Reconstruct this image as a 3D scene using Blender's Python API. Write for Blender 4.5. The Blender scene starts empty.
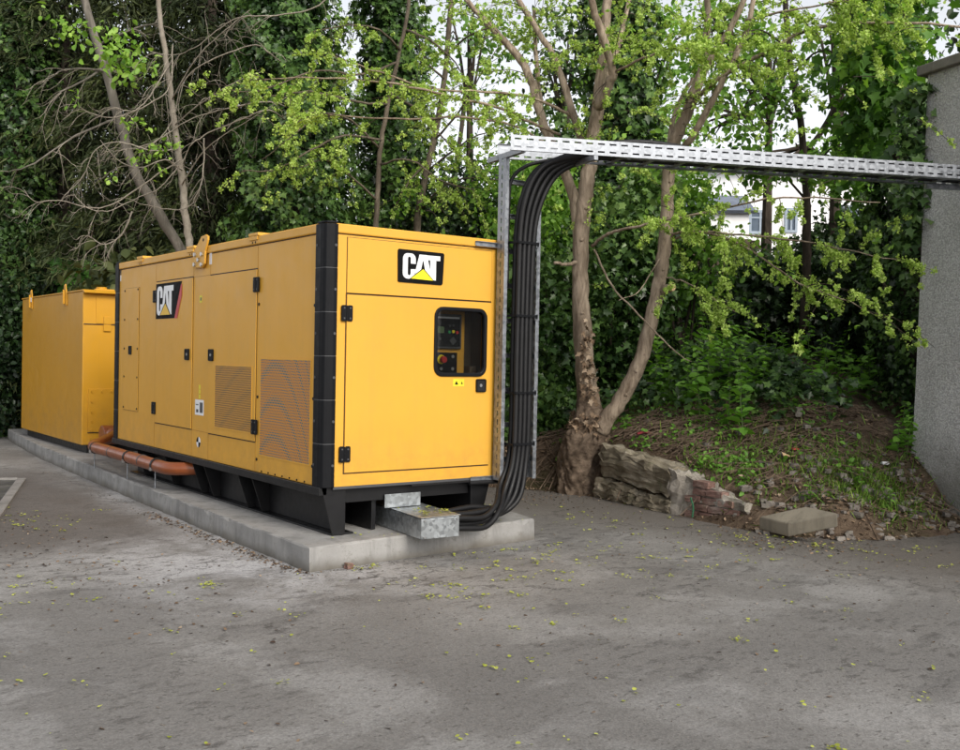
import bpy, bmesh, math, random
import numpy as np
from mathutils import Vector, Matrix
random.seed(7); rng = np.random.default_rng(11)
SC = bpy.context.scene
COL = SC.collection
R = math.radians

# ------------------------------------------------------------------ materials
def new_mat(name):
    m = bpy.data.materials.new(name); m.use_nodes = True
    nt = m.node_tree; b = nt.nodes['Principled BSDF']
    return m, nt, b
def nd(nt, t, **kw):
    n = nt.nodes.new(t)
    for k, v in kw.items(): setattr(n, k, v)
    return n
def setin(n, **kw):
    for k, v in kw.items(): n.inputs[k.replace('_', ' ')].default_value = v
def noise(nt, vec, scale, detail=4, rough=.55, dist=0):
    n = nd(nt, 'ShaderNodeTexNoise'); setin(n, Scale=scale, Detail=detail, Roughness=rough, Distortion=dist)
    nt.links.new(vec, n.inputs['Vector']); return n.outputs['Fac']
def ramp(nt, fac, stops):
    n = nd(nt, 'ShaderNodeValToRGB'); el = n.color_ramp.elements
    while len(el) < len(stops): el.new(.5)
    for e, (p, c) in zip(el, stops):
        e.position = p
        if not isinstance(c, (tuple, list)): c = (c, c, c)
        e.color = (*c[:3], 1)
    nt.links.new(fac, n.inputs['Fac']); return n.outputs['Color']
def mixc(nt, fac, a, b, mode='MIX'):
    n = nd(nt, 'ShaderNodeMix', data_type='RGBA', blend_type=mode)
    for i, v in ((0, fac), (6, a), (7, b)):
        if isinstance(v, (int, float)): n.inputs[i].default_value = v
        elif isinstance(v, (tuple, list)): n.inputs[i].default_value = (*v[:3], 1)
        else: nt.links.new(v, n.inputs[i])
    return n.outputs[2]
def mth(nt, op, a, b=0., c=None, clamp=False):
    n = nd(nt, 'ShaderNodeMath', operation=op, use_clamp=clamp)
    for i, v in enumerate((a, b) if c is None else (a, b, c)):
        if isinstance(v, (int, float)): n.inputs[i].default_value = v
        else: nt.links.new(v, n.inputs[i])
    return n.outputs[0]
def sstep(nt, v, lo, hi):
    n = nd(nt, 'ShaderNodeMapRange', interpolation_type='SMOOTHSTEP')
    nt.links.new(v, n.inputs[0]); n.inputs[1].default_value = lo; n.inputs[2].default_value = hi
    return n.outputs[0]
def geo_pos(nt):
    return nd(nt, 'ShaderNodeNewGeometry').outputs['Position']
def obj_pos(nt):
    return nd(nt, 'ShaderNodeTexCoord').outputs['Object']
def bump(nt, b, h, strength=.3, dist=.01):
    n = nd(nt, 'ShaderNodeBump'); n.inputs['Strength'].default_value = strength; n.inputs['Distance'].default_value = dist
    nt.links.new(h, n.inputs['Height']); nt.links.new(n.outputs['Normal'], b.inputs['Normal'])
def simple(name, col, rough=.5, metal=0., var=.12, scale=6., bumps=0., bscale=60., coat=0., spec=.5):
    m, nt, b = new_mat(name)
    p = geo_pos(nt)
    f = noise(nt, p, scale, 5)
    lo = tuple(c * (1 - var) for c in col); hi = tuple(min(1, c * (1 + var)) for c in col)
    nt.links.new(ramp(nt, f, [(.3, lo), (.7, hi)]), b.inputs['Base Color'])
    nt.links.new(ramp(nt, noise(nt, p, scale * 3, 4), [(.3, max(0, rough - .08)), (.7, min(1, rough + .08))]), b.inputs['Roughness'])
    b.inputs['Metallic'].default_value = metal
    b.inputs['Coat Weight'].default_value = coat
    b.inputs['Specular IOR Level'].default_value = spec
    if bumps: bump(nt, b, noise(nt, p, bscale, 4), bumps, .01)
    return m

def yellow_paint(name, base, dirty=.5):
    m, nt, b = new_mat(name)
    p = geo_pos(nt)
    big = noise(nt, p, 1.3, 5, .6)
    c = mixc(nt, ramp(nt, big, [(.35, 0.), (.7, .35)]), base, tuple(x * .82 for x in base))
    # vertical rain streaks of dust
    mp = nd(nt, 'ShaderNodeMapping'); mp.inputs['Scale'].default_value = (9, 9, .5); nt.links.new(p, mp.inputs[0])
    st = noise(nt, mp.outputs[0], 2.2, 6, .65)
    c = mixc(nt, mth(nt, 'MULTIPLY', ramp(nt, st, [(.48, 0.), (.75, 1.)]), .10 * dirty), c, (.33, .21, .07))
    c = mixc(nt, mth(nt, 'MULTIPLY', ramp(nt, noise(nt, p, 3.1, 8, .7), [(.5, 0.), (.72, 1.)]), .16 * dirty), c, (.40, .27, .11))
    # grime gathering near the bottom
    sp = nd(nt, 'ShaderNodeSeparateXYZ'); nt.links.new(p, sp.inputs[0])
    low = mth(nt, 'MULTIPLY', sstep(nt, sp.outputs[2], 1.15, .5), mth(nt, 'MULTIPLY', ramp(nt, noise(nt, p, 7, 6, .7), [(.38, 0.), (.68, 1.)]), .36 * dirty))
    c = mixc(nt, low, c, (.20, .13, .06))
    nt.links.new(c, b.inputs['Base Color'])
    nt.links.new(ramp(nt, noise(nt, p, 5, 5), [(.3, .36), (.75, .52)]), b.inputs['Roughness'])
    b.inputs['Coat Weight'].default_value = .04; b.inputs['Coat Roughness'].default_value = .25; b.inputs['Specular IOR Level'].default_value = .3
    bump(nt, b, mixc(nt, .08, noise(nt, p, 1.8, 2), noise(nt, p, 320, 2)), .10, .03)
    return m

def perforated(name, pitch, base, gap, glow, bow=.28):
    # a perforated steel sheet with a second one close behind it, holes beating against each other
    m, nt, b = new_mat(name)
    p = obj_pos(nt)
    s = nd(nt, 'ShaderNodeSeparateXYZ'); nt.links.new(p, s.inputs[0])
    def holes(yy, zz, pitch_y, pitch_z, r):
        z = mth(nt, 'DIVIDE', zz, pitch_z); row = mth(nt, 'FLOOR', z)
        y = mth(nt, 'ADD', mth(nt, 'DIVIDE', yy, pitch_y), mth(nt, 'MULTIPLY', mth(nt, 'MODULO', row, 2.), .5))
        fy = mth(nt, 'SUBTRACT', mth(nt, 'FRACT', y), .5); fz = mth(nt, 'SUBTRACT', mth(nt, 'FRACT', z), .5)
        d = mth(nt, 'SQRT', mth(nt, 'ADD', mth(nt, 'MULTIPLY', fy, fy), mth(nt, 'MULTIPLY', fz, fz)))
        return sstep(nt, d, r + .06, r - .06)
    h1 = holes(s.outputs[1], s.outputs[2], pitch * 1.25, pitch, .42)
    dy = mth(nt, 'SUBTRACT', s.outputs[1], .86)
    z2 = mth(nt, 'ADD', mth(nt, 'MULTIPLY', s.outputs[2], 1.15), mth(nt, 'MULTIPLY', mth(nt, 'MULTIPLY', dy, dy), bow))
    h2 = holes(s.outputs[1], z2, pitch * 1.25, pitch, .42)
    both = mth(nt, 'MULTIPLY', h1, h2)
    c = mixc(nt, h1, base, gap)
    c = mixc(nt, both, c, glow)
    nt.links.new(c, b.inputs['Base Color']); b.inputs['Roughness'].default_value = .5
    bump(nt, b, mth(nt, 'MULTIPLY', h1, -1.), .5, .004)
    return m

def leaf_mat(name, cols, rough=.5, trans=.35, sat_tr=None):
    # colour along the 'tint' attribute 0..1, a share of light passing through the blade
    m, nt, b = new_mat(name)
    a = nd(nt, 'ShaderNodeAttribute', attribute_name='tint')
    n = len(cols)
    c = ramp(nt, a.outputs['Fac'], [(i / (n - 1), cols[i]) for i in range(n)])
    nt.links.new(c, b.inputs['Base Color']); b.inputs['Roughness'].default_value = rough
    b.inputs['Specular IOR Level'].default_value = .35
    if trans:
        t = nd(nt, 'ShaderNodeBsdfTranslucent')
        nt.links.new(mixc(nt, 1., c, (1.25, 1.3, .6), 'MULTIPLY'), t.inputs['Color'])
        mx = nd(nt, 'ShaderNodeMixShader'); mx.inputs[0].default_value = trans
        nt.links.new(b.outputs[0], mx.inputs[1]); nt.links.new(t.outputs[0], mx.inputs[2])
        nt.links.new(mx.outputs[0], nt.nodes['Material Output'].inputs['Surface'])
    return m

def bark_mat(name, c1, c2, stretch=.25, scale=9., bmp=.6, moss=None):
    m, nt, b = new_mat(name)
    p = geo_pos(nt)
    mp = nd(nt, 'ShaderNodeMapping'); mp.inputs['Scale'].default_value = (1, 1, stretch); nt.links.new(p, mp.inputs[0])
    f = noise(nt, mp.outputs[0], scale, 8, .68, .6)
    c = ramp(nt, f, [(.32, c1), (.68, c2)])
    big = noise(nt, p, 1.6, 3)
    c = mixc(nt, ramp(nt, big, [(.4, 0.), (.65, .45)]), c, tuple(x * .55 for x in c1))
    if moss: c = mixc(nt, ramp(nt, noise(nt, p, 3.2, 6, .7), [(.5, 0.), (.66, .6)]), c, moss)
    nt.links.new(c, b.inputs['Base Color']); b.inputs['Roughness'].default_value = .9; b.inputs['Specular IOR Level'].default_value = .15
    bump(nt, b, f, bmp, .02)
    return m

M = {}
M['yellow'] = yellow_paint('yellow_paint', (.71, .372, .046), .75)
M['tank_yellow'] = yellow_paint('tank_yellow_paint', (.58, .29, .02), .8)
M['black'] = simple('black_plastic', (.006, .0065, .008), .5, bumps=.06, bscale=300, spec=.16)
M['skid'] = simple('black_steel', (.007, .007, .008), .45, var=.3, spec=.35)
M['gasket'] = simple('dark_seam', (.035, .018, .008), .7)
M['seam'] = simple('thin_seam', (.42, .2, .02), .6)
M['hole'] = simple('unlit_hole', (.006, .006, .007), .8)
M['white'] = simple('white_vinyl', (.82, .83, .85), .4, var=.03)
M['logo_black'] = simple('black_vinyl', (.004, .004, .0045), .65, spec=.12)
M['logo_yellow'] = simple('yellow_vinyl', (.85, .72, .012), .4, var=.04)
M['logo_amber'] = simple('amber_vinyl', (.8, .5, .03), .4, var=.04)
M['red'] = simple('red_vinyl', (.5, .028, .025), .4, var=.06)
M['dull_green'] = simple('dull_green_plastic', (.02, .11, .05), .6)
M['green_vinyl'] = simple('green_vinyl', (.02, .32, .1), .45)
M['sticker_yellow'] = simple('warning_yellow', (.72, .62, .03), .5)
M['lcd'] = simple('display_green', (.10, .16, .07), .3)
M['grey_dark'] = simple('dark_grey', (.06, .062, .066), .5)
M['cubicle_shade'] = simple('shaded_brown_sheet', (.12, .09, .055), .7)  # shade inside the cubicle's right side, put into the base colour
M['steel'] = simple('bolt_steel', (.5, .5, .5), .35, metal=.9)
M['vent_side'] = perforated('perforated_panel', .020, (.56, .27, .03), (.34, .16, .02), (.10, .08, .04), .05)
M['vent_near'] = perforated('perforated_panel_near', .0225, (.62, .25, .008), (.54, .195, .008), (.0, .14, .19))
M['pipe'] = simple('orange_plastic_pipe', (.25, .066, .018), .36, var=.18, scale=4, coat=.12)
M['rubber'] = simple('cable_sheath', (.008, .008, .009), .5, var=.25, scale=12, spec=.35)
M['wood'] = simple('cut_wood', (.6, .42, .24), .8, bumps=.3)
M['red_plastic'] = simple('red_plastic', (.22, .02, .03), .5)
M['red_litter'] = simple('faded_red_litter', (.34, .04, .035), .6)
M['house_white'] = simple('white_render', (.93, .93, .94), .8, var=.03, scale=2)
M['slate'] = simple('slate_roof', (.16, .19, .25), .7, var=.2, scale=3)
M['window_grey'] = simple('window_frame_grey', (.30, .36, .43), .5)
M['pane'] = simple('window_pane', (.10, .13, .17), .12)

def galv(name, base, rough):
    m, nt, b = new_mat(name)
    p = geo_pos(nt)
    v = nd(nt, 'ShaderNodeTexVoronoi', feature='F1'); v.inputs['Scale'].default_value = 38; nt.links.new(p, v.inputs['Vector'])
    sp = nd(nt, 'ShaderNodeSeparateColor'); nt.links.new(v.outputs['Color'], sp.inputs[0])
    f = mixc(nt, .5, sp.outputs[0], noise(nt, p, 5, 5))
    nt.links.new(ramp(nt, f, [(.2, tuple(x * .6 for x in base)), (.8, tuple(x * 1.1 for x in base))]), b.inputs['Base Color'])
    nt.links.new(ramp(nt, f, [(.2, rough - .08), (.8, rough + .1)]), b.inputs['Roughness'])
    b.inputs['Metallic'].default_value = .75
    return m
M['galv'] = galv('galvanised_steel', (.33, .35, .38), .42)
M['galv_box'] = galv('galvanised_sheet', (.46, .49, .51), .36)

def concrete(name, base, dirty):
    m, nt, b = new_mat(name)
    p = geo_pos(nt)
    c = ramp(nt, noise(nt, p, 2.3, 7, .62), [(.28, tuple(x * .66 for x in base)), (.5, base), (.75, tuple(x * 1.18 for x in base))])
    mp = nd(nt, 'ShaderNodeMapping'); mp.inputs['Scale'].default_value = (6, 6, .7); nt.links.new(p, mp.inputs[0])
    c = mixc(nt, ramp(nt, noise(nt, mp.outputs[0], .9, 8, .7), [(.5, 0.), (.68, .6)]), c, tuple(x * .42 for x in base))
    c = mixc(nt, ramp(nt, noise(nt, p, 9, 8, .75), [(.54, 0.), (.64, .5)]), c, (base[0]*.5, base[1]*.48, base[2]*.44))
    sp = nd(nt, 'ShaderNodeSeparateXYZ'); nt.links.new(p, sp.inputs[0])
    wet = mth(nt, 'MULTIPLY', sstep(nt, mth(nt, 'ADD', sp.outputs[2], mth(nt, 'MULTIPLY', noise(nt, p, 3.5, 5), .12)), .16, .04), dirty)
    c = mixc(nt, wet, c, (base[0] * .42, base[1] * .39, base[2] * .34))
    v = nd(nt, 'ShaderNodeTexVoronoi'); v.inputs['Scale'].default_value = 55; nt.links.new(p, v.inputs['Vector'])
    c = mixc(nt, ramp(nt, v.outputs['Distance'], [(.06, .55), (.16, 0.)]), c, tuple(x * .35 for x in base))
    nt.links.new(c, b.inputs['Base Color']); b.inputs['Roughness'].default_value = .88
    bump(nt, b, mixc(nt, .5, noise(nt, p, 30, 6, .7), noise(nt, p, 180, 3)), .35, .012)
    return m
M['concrete'] = concrete('plinth_concrete', (.285, .28, .27), 1.)
M['slab'] = concrete('slab_concrete', (.27, .24, .185), .4)
M['kerb'] = concrete('kerb_concrete', (.26, .25, .24), .3)

def roughcast():
    m, nt, b = new_mat('roughcast_render')
    p = geo_pos(nt)
    v = nd(nt, 'ShaderNodeTexVoronoi'); v.inputs['Scale'].default_value = 55; nt.links.new(p, v.inputs['Vector'])
    n2 = noise(nt, p, 60, 4, .7)
    big = noise(nt, p, 1.2, 5, .6)
    c = ramp(nt, n2, [(.3, (.42, .415, .41)), (.52, (.64, .635, .628)), (.72, (.80, .795, .785))])
    c = mixc(nt, ramp(nt, big, [(.4, 0.), (.7, .4)]), c, (.22, .213, .2))
    c = mixc(nt, ramp(nt, v.outputs['Distance'], [(.3, 0.), (.7, .5)]), c, (.2, .196, .19))
    mp = nd(nt, 'ShaderNodeMapping'); mp.inputs['Scale'].default_value = (4, 4, .35); nt.links.new(p, mp.inputs[0])
    c = mixc(nt, ramp(nt, noise(nt, mp.outputs[0], .7, 7, .65), [(.5, 0.), (.7, .35)]), c, (.2, .198, .185))
    sp = nd(nt, 'ShaderNodeSeparateXYZ'); nt.links.new(p, sp.inputs[0])
    c = mixc(nt, mth(nt, 'MULTIPLY', sstep(nt, mth(nt, 'ADD', sp.outputs[2], mth(nt, 'MULTIPLY', big, -.9)), .6, -.2), .8), c, (.13, .125, .10))
    nt.links.new(c, b.inputs['Base Color']); b.inputs['Roughness'].default_value = .95
    h = mixc(nt, .5, v.outputs['Distance'], n2)
    bump(nt, b, h, .8, .02)
    return m
M['roughcast'] = roughcast()
M['coping'] = concrete('coping_stone', (.23, .21, .19), 0.)

def stone_mat(name, a, b_, c_):
    m, nt, b = new_mat(name)
    p = geo_pos(nt)
    f = noise(nt, p, 4, 8, .65, .3)
    c = ramp(nt, f, [(.28, a), (.5, b_), (.74, c_)])
    c = mixc(nt, ramp(nt, noise(nt, p, 9, 5, .7), [(.55, 0.), (.7, .5)]), c, (.12, .13, .06))
    nt.links.new(c, b.inputs['Base Color']); b.inputs['Roughness'].default_value = .92
    bump(nt, b, mixc(nt, .5, f, noise(nt, p, 40, 5, .7)), .8, .03)
    return m
M['stone'] = stone_mat('old_sandstone', (.07, .06, .04), (.20, .17, .12), (.40, .36, .29))
M['brick'] = stone_mat('worn_brick', (.11, .06, .048), (.21, .12, .098), (.36, .30, .255))
M['mortar'] = stone_mat('lime_mortar', (.18, .16, .13), (.30, .27, .23), (.42, .39, .35))
M['gravel'] = stone_mat('dark_gravel', (.02, .02, .02), (.06, .058, .055), (.16, .15, .14))
M['rubble'] = stone_mat('rubble', (.06, .05, .045), (.17, .15, .13), (.32, .29, .26))
M['garden_stone'] = stone_mat('garden_stone', (.05, .04, .03), (.12, .09, .06), (.2, .16, .11))

def tarmac():
    m, nt, b = new_mat('worn_tarmac')
    p = geo_pos(nt)
    sp = nd(nt, 'ShaderNodeSeparateXYZ'); nt.links.new(p, sp.inputs[0])
    x, y = sp.outputs[0], sp.outputs[1]
    big = noise(nt, p, .45, 5, .55, .3); mid = noise(nt, p, 1.7, 12, .72, .2); fine = noise(nt, p, 20, 8, .8); grit = noise(nt, p, 120, 4, .7)
    # broad worn tone, warm grey
    c = ramp(nt, big, [(.36, (.150, .144, .137)), (.5, (.190, .183, .174)), (.62, (.245, .237, .226))])
    c = mixc(nt, ramp(nt, mid, [(.30, .45), (.62, 0.)]), c, (.135, .131, .128))
    c = mixc(nt, ramp(nt, noise(nt, p, .9, 10, .66, .4), [(.50, 0.), (.60, .45)]), c, (.30, .296, .29))
    # pale cement slurry washed out beside the plinth
    dx = mth(nt, 'ABSOLUTE', mth(nt, 'SUBTRACT', x, -.55))
    near = mth(nt, 'MULTIPLY', sstep(nt, dx, 1.5, .1), mth(nt, 'MULTIPLY', sstep(nt, y, -1.7, -.2), sstep(nt, y, 9.5, 1.6)))
    pale = mth(nt, 'MULTIPLY', near, ramp(nt, noise(nt, p, 1.6, 10, .68, .5), [(.38, 0.), (.55, 1.)]))
    c = mixc(nt, mth(nt, 'MULTIPLY', pale, .8), c, (.43, .43, .44))
    # damp brown stretch further back on the left
    dm = mth(nt, 'ADD', y, mth(nt, 'MULTIPLY', mid, 1.8))
    damp = mth(nt, 'MULTIPLY', mth(nt, 'MULTIPLY', sstep(nt, dm, 1.9, 3.0), sstep(nt, dm, 9.5, 7.0)), sstep(nt, mth(nt, 'ADD', x, mth(nt, 'MULTIPLY', mid, .8)), .35, -.35))
    c = mixc(nt, mth(nt, 'MULTIPLY', damp, .85), c, (.092, .081, .073))
    # crisp edged dark patches where the skin has worn off, gathered in some areas
    mp = nd(nt, 'ShaderNodeMapping'); mp.inputs['Rotation'].default_value = (0, 0, R(-37)); mp.inputs['Scale'].default_value = (1., 2.0, 1); nt.links.new(p, mp.inputs[0])
    area = ramp(nt, noise(nt, p, .62, 4, .55), [(.44, .15), (.56, 1.)])
    pk = noise(nt, mp.outputs[0], 1.5, 12, .70, .2)
    c = mixc(nt, mth(nt, 'MULTIPLY', ramp(nt, pk, [(.545, 0.), (.56, .5)]), area), c, (.105, .101, .098))
    pk2 = noise(nt, mp.outputs[0], 6., 9, .68, .1)
    c = mixc(nt, mth(nt, 'MULTIPLY', ramp(nt, pk2, [(.565, 0.), (.585, .62)]), area), c, (.072, .067, .063))
    pk3 = noise(nt, mp.outputs[0], 17., 6, .66, 0)
    c = mixc(nt, ramp(nt, pk3, [(.585, 0.), (.615, .6)]), c, (.066, .060, .055))
    edge = mth(nt, 'MULTIPLY', sstep(nt, mth(nt, 'ADD', mth(nt, 'ADD', x, mth(nt, 'MULTIPLY', y, .15)), mth(nt, 'MULTIPLY', mid, 1.4)), 2.9, 4.6), .85)
    c = mixc(nt, edge, c, (.105, .092, .080))
    c = mixc(nt, ramp(nt, fine, [(.54, 0.), (.68, .4)]), c, (.105, .098, .09))
    c = mixc(nt, ramp(nt, grit, [(.57, 0.), (.68, .4)]), c, (.37, .355, .33))
    c = mixc(nt, ramp(nt, grit, [(.33, .4), (.43, 0.)]), c, (.085, .08, .075))
    vs_ = nd(nt, 'ShaderNodeTexVoronoi'); vs_.inputs['Scale'].default_value = 95; nt.links.new(p, vs_.inputs['Vector'])
    vsep = nd(nt, 'ShaderNodeSeparateColor'); nt.links.new(vs_.outputs['Color'], vsep.inputs[0])
    c = mixc(nt, .22, c, mixc(nt, 1., c, ramp(nt, vsep.outputs[0], [(.1, .45), (.5, 1.), (.9, 1.7)]), 'MULTIPLY'))
    # hairline cracks
    vc = nd(nt, 'ShaderNodeTexVoronoi', feature='DISTANCE_TO_EDGE'); vc.inputs['Scale'].default_value = .42
    wp = nd(nt, 'ShaderNodeVectorMath', operation='ADD'); ns = nd(nt, 'ShaderNodeTexNoise'); setin(ns, Scale=2.2, Detail=7., Roughness=.7); nt.links.new(p, ns.inputs['Vector'])
    nt.links.new(p, wp.inputs[0]); nt.links.new(ns.outputs['Color'], wp.inputs[1]); nt.links.new(wp.outputs[0], vc.inputs['Vector'])
    c = mixc(nt, mth(nt, 'MULTIPLY', sstep(nt, vc.outputs['Distance'], .008, .002), ramp(nt, big, [(.45, 0.), (.55, .7)])), c, (.04, .036, .032))
    nt.links.new(c, b.inputs['Base Color'])
    nt.links.new(ramp(nt, mid, [(.35, .74), (.65, .93)]), b.inputs['Roughness']); b.inputs['Specular IOR Level'].default_value = .3
    bump(nt, b, mixc(nt, .5, mixc(nt, .5, fine, pk2), mixc(nt, .5, grit, vs_.outputs['Distance'])), .5, .010)
    return m
M['tarmac'] = tarmac()

def soil():
    m, nt, b = new_mat('dark_soil')
    p = geo_pos(nt)
    f = noise(nt, p, 6, 9, .72, .5); g = noise(nt, p, 38, 6, .75)
    c = ramp(nt, f, [(.3, (.045, .031, .022)), (.5, (.11, .078, .054)), (.72, (.20, .15, .105))])
    c = mixc(nt, ramp(nt, g, [(.56, 0.), (.68, .7)]), c, (.15, .115, .085))
    c = mixc(nt, ramp(nt, noise(nt, p, 1.1, 5), [(.5, 0.), (.66, .55)]), c, (.035, .045, .014))
    nt.links.new(c, b.inputs['Base Color']); b.inputs['Roughness'].default_value = .96; b.inputs['Specular IOR Level'].default_value = .15
    bump(nt, b, mixc(nt, .5, f, g), 1., .04)
    return m
M['soil'] = soil()

M['bark'] = bark_mat('grey_brown_bark', (.135, .10, .07), (.47, .385, .295), .22, 17, .9)
M['bark_young'] = bark_mat('young_bark', (.06, .048, .036), (.20, .165, .125), .3, 12, .5)
M['bark_pale'] = bark_mat('pale_grey_bark', (.10, .09, .075), (.27, .245, .21), .25, 8, .35)
M['bark_dark'] = bark_mat('dark_bark', (.03, .024, .019), (.095, .075, .058), .3, 9, .6)
M['burl'] = bark_mat('gnarled_bark', (.06, .042, .03), (.27, .205, .15), 1.6, 11, 1.)
M['twig'] = bark_mat('pale_twig', (.20, .175, .14), (.37, .33, .275), .5, 14, .1)
M['twig_brown'] = bark_mat('brown_twig', (.07, .05, .035), (.19, .14, .10), .5, 14, .1)

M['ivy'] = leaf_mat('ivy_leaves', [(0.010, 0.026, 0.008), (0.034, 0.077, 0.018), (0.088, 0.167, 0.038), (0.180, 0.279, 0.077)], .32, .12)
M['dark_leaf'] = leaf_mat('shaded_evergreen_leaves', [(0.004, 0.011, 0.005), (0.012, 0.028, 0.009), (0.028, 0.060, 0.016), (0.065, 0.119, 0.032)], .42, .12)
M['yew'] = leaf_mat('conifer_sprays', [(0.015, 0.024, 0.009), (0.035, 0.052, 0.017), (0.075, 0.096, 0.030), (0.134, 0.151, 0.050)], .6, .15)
M['lime'] = leaf_mat('samara_clusters', [(.17, .27, .045), (.33, .47, .09), (.49, .64, .17), (.66, .79, .30)], .6, .4)
M['fresh'] = leaf_mat('fresh_spring_leaves', [(.05, .13, .02), (.12, .26, .035), (.22, .40, .06), (.36, .54, .11)], .5, .38)
M['chestnut'] = leaf_mat('chestnut_leaves', [(.04, .12, .02), (.08, .22, .03), (.13, .30, .05)], .5, .35)
M['nettle'] = leaf_mat('nettle_leaves', [(0.072, 0.180, 0.024), (0.144, 0.324, 0.042), (0.240, 0.456, 0.072)], .55, .35)
M['grass'] = leaf_mat('grass_blades', [(0.088, 0.175, 0.025), (0.175, 0.312, 0.044), (0.325, 0.425, 0.088)], .6, .35)
M['litter'] = leaf_mat('dead_leaf_litter', [(0.044, 0.027, 0.018), (0.125, 0.081, 0.050), (0.250, 0.175, 0.112), (0.400, 0.312, 0.225)], .85, 0)
M['blossom'] = leaf_mat('fallen_samaras', [(.24, .27, .04), (.40, .44, .07), (.55, .58, .15)], .7, .25)

# ------------------------------------------------------------------ objects
def link(o, parent=None):
    COL.objects.link(o)
    if parent is not None: o.parent = parent
    return o
def tag(o, label=None, cat=None, group=None, kind=None):
    for k, v in (('label', label), ('category', cat), ('group', group), ('kind', kind)):
        if v: o[k] = v
    return o
def thing(name, label, cat, loc=(0, 0, 0), rz=0, group=None):
    o = bpy.data.objects.new(name, None); o.empty_display_size = .2
    link(o); o.location = loc; o.rotation_euler = (0, 0, rz)
    return tag(o, label, cat, group)
class MB:
    """collects shapes; build() links them as one mesh object.  Coordinates are in the parent's space."""
    def __init__(s): s.v = []; s.f = []; s.mi = []; s.mats = []
    def _m(s, m):
        if m not in s.mats: s.mats.append(m)
        return s.mats.index(m)
    def add(s, vs, fs, m=None):
        o = len(s.v); s.v += [tuple(v) for v in vs]; s.f += [tuple(i + o for i in f) for f in fs]
        s.mi += [s._m(m) if m else 0] * len(fs); return s
    def box(s, x0, x1, y0, y1, z0, z1, m=None):
        return s.add([(x0,y0,z0),(x1,y0,z0),(x1,y1,z0),(x0,y1,z0),(x0,y0,z1),(x1,y0,z1),(x1,y1,z1),(x0,y1,z1)],
            [(0,3,2,1),(4,5,6,7),(0,1,5,4),(1,2,6,5),(2,3,7,6),(3,0,4,7)], m)
    def prism(s, pts, d, m=None):
        """pts: planar loop; d: extrusion vector"""
        n = len(pts); d = Vector(d)
        vs = [Vector(p) for p in pts] + [Vector(p) + d for p in pts]
        fs = [tuple(range(n)), tuple(range(2*n-1, n-1, -1))] + [(i, i+n, (i+1)%n+n, (i+1)%n) for i in range(n)]
        return s.add(vs, fs, m)
    def tube(s, pts, rad, sides=8, m=None, cap=True, jit=0.):
        pts = [Vector(p) for p in pts]; n = len(pts)
        if not isinstance(rad, (list, tuple)): rad = [rad] * n
        vs = []; fs = []; up = None
        for i, p in enumerate(pts):
            t = (pts[min(i+1, n-1)] - pts[max(i-1, 0)]).normalized()
            if up is None: up = Vector((0,0,1)) if abs(t.z) < .9 else Vector((1,0,0))
            a = (up - t * up.dot(t)).normalized(); up = a; b = t.cross(a)
            for k in range(sides):
                an = 2*math.pi*k/sides; rr = rad[i] * (1 + (random.uniform(-jit, jit) if jit else 0))
                vs.append(p + (a*math.cos(an) + b*math.sin(an)) * rr)
        for i in range(n-1):
            for k in range(sides):
                k2 = (k+1) % sides
                fs.append((i*sides+k, i*sides+k2, (i+1)*sides+k2, (i+1)*sides+k))
        if cap: fs += [tuple(range(sides-1, -1, -1)), tuple(range((n-1)*sides, n*sides))]
        return s.add(vs, fs, m)
    def build(s, name, mat=None, parent=None, bevel=0., smooth=False, label=None, seg=2):
        me = bpy.data.meshes.new(name); me.from_pydata(s.v, [], s.f)
        mats = [M[k] for k in s.mats] if s.mats else [M[mat]]
        for m in mats: me.materials.append(m)
        if s.mats: me.polygons.foreach_set('material_index', s.mi)
        bm = bmesh.new(); bm.from_mesh(me); bmesh.ops.recalc_face_normals(bm, faces=bm.faces); bm.to_mesh(me); bm.free()
        if smooth: me.polygons.foreach_set('use_smooth', [True]*len(me.polygons))
        me.update()
        o = link(bpy.data.objects.new(name, me), parent)
        if bevel:
            b = o.modifiers.new('bevel', 'BEVEL'); b.width = bevel; b.segments = seg; b.limit_method = 'ANGLE'; b.angle_limit = R(40)
        if label: o['label'] = label
        return o
def studs(name, segs, r, sides, mat, parent):
    """every bolt, screw or hole head a small mesh of its own"""
    for a, b in segs:
        mb = MB(); mb.tube([a, b], r, sides); mb.build(name, mat, parent)
def rrect(u0, u1, v0, v1, r, n=5):
    out = []
    for cu, cv, a0 in ((u1-r, v1-r, 0), (u0+r, v1-r, 90), (u0+r, v0+r, 180), (u1-r, v0+r, 270)):
        for i in range(n+1):
            a = R(a0 + 90*i/n); out.append((cu + r*math.cos(a), cv + r*math.sin(a)))
    return out
def plate_with_hole(name, outer, inner, to3, depth, mat, parent, bevel=0.):
    """flat plate between two 2-D loops, extruded; to3(u,v,w) maps plate space to the parent's space"""
    bm = bmesh.new(); edges = []
    for loop in (outer, inner):
        vs = [bm.verts.new((u, v, 0)) for u, v in loop]
        edges += [bm.edges.new((vs[i], vs[(i+1) % len(vs)])) for i in range(len(vs))]
    r = bmesh.ops.triangle_fill(bm, use_beauty=True, edges=edges)
    faces = [g for g in r['geom'] if isinstance(g, bmesh.types.BMFace)]
    e = bmesh.ops.extrude_face_region(bm, geom=faces)
    bmesh.ops.translate(bm, verts=[g for g in e['geom'] if isinstance(g, bmesh.types.BMVert)], vec=(0, 0, depth))
    for v in bm.verts: v.co = to3(*v.co)
    bmesh.ops.recalc_face_normals(bm, faces=bm.faces)
    me = bpy.data.meshes.new(name); bm.to_mesh(me); bm.free(); me.materials.append(M[mat])
    return link(bpy.data.objects.new(name, me), parent)
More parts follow.
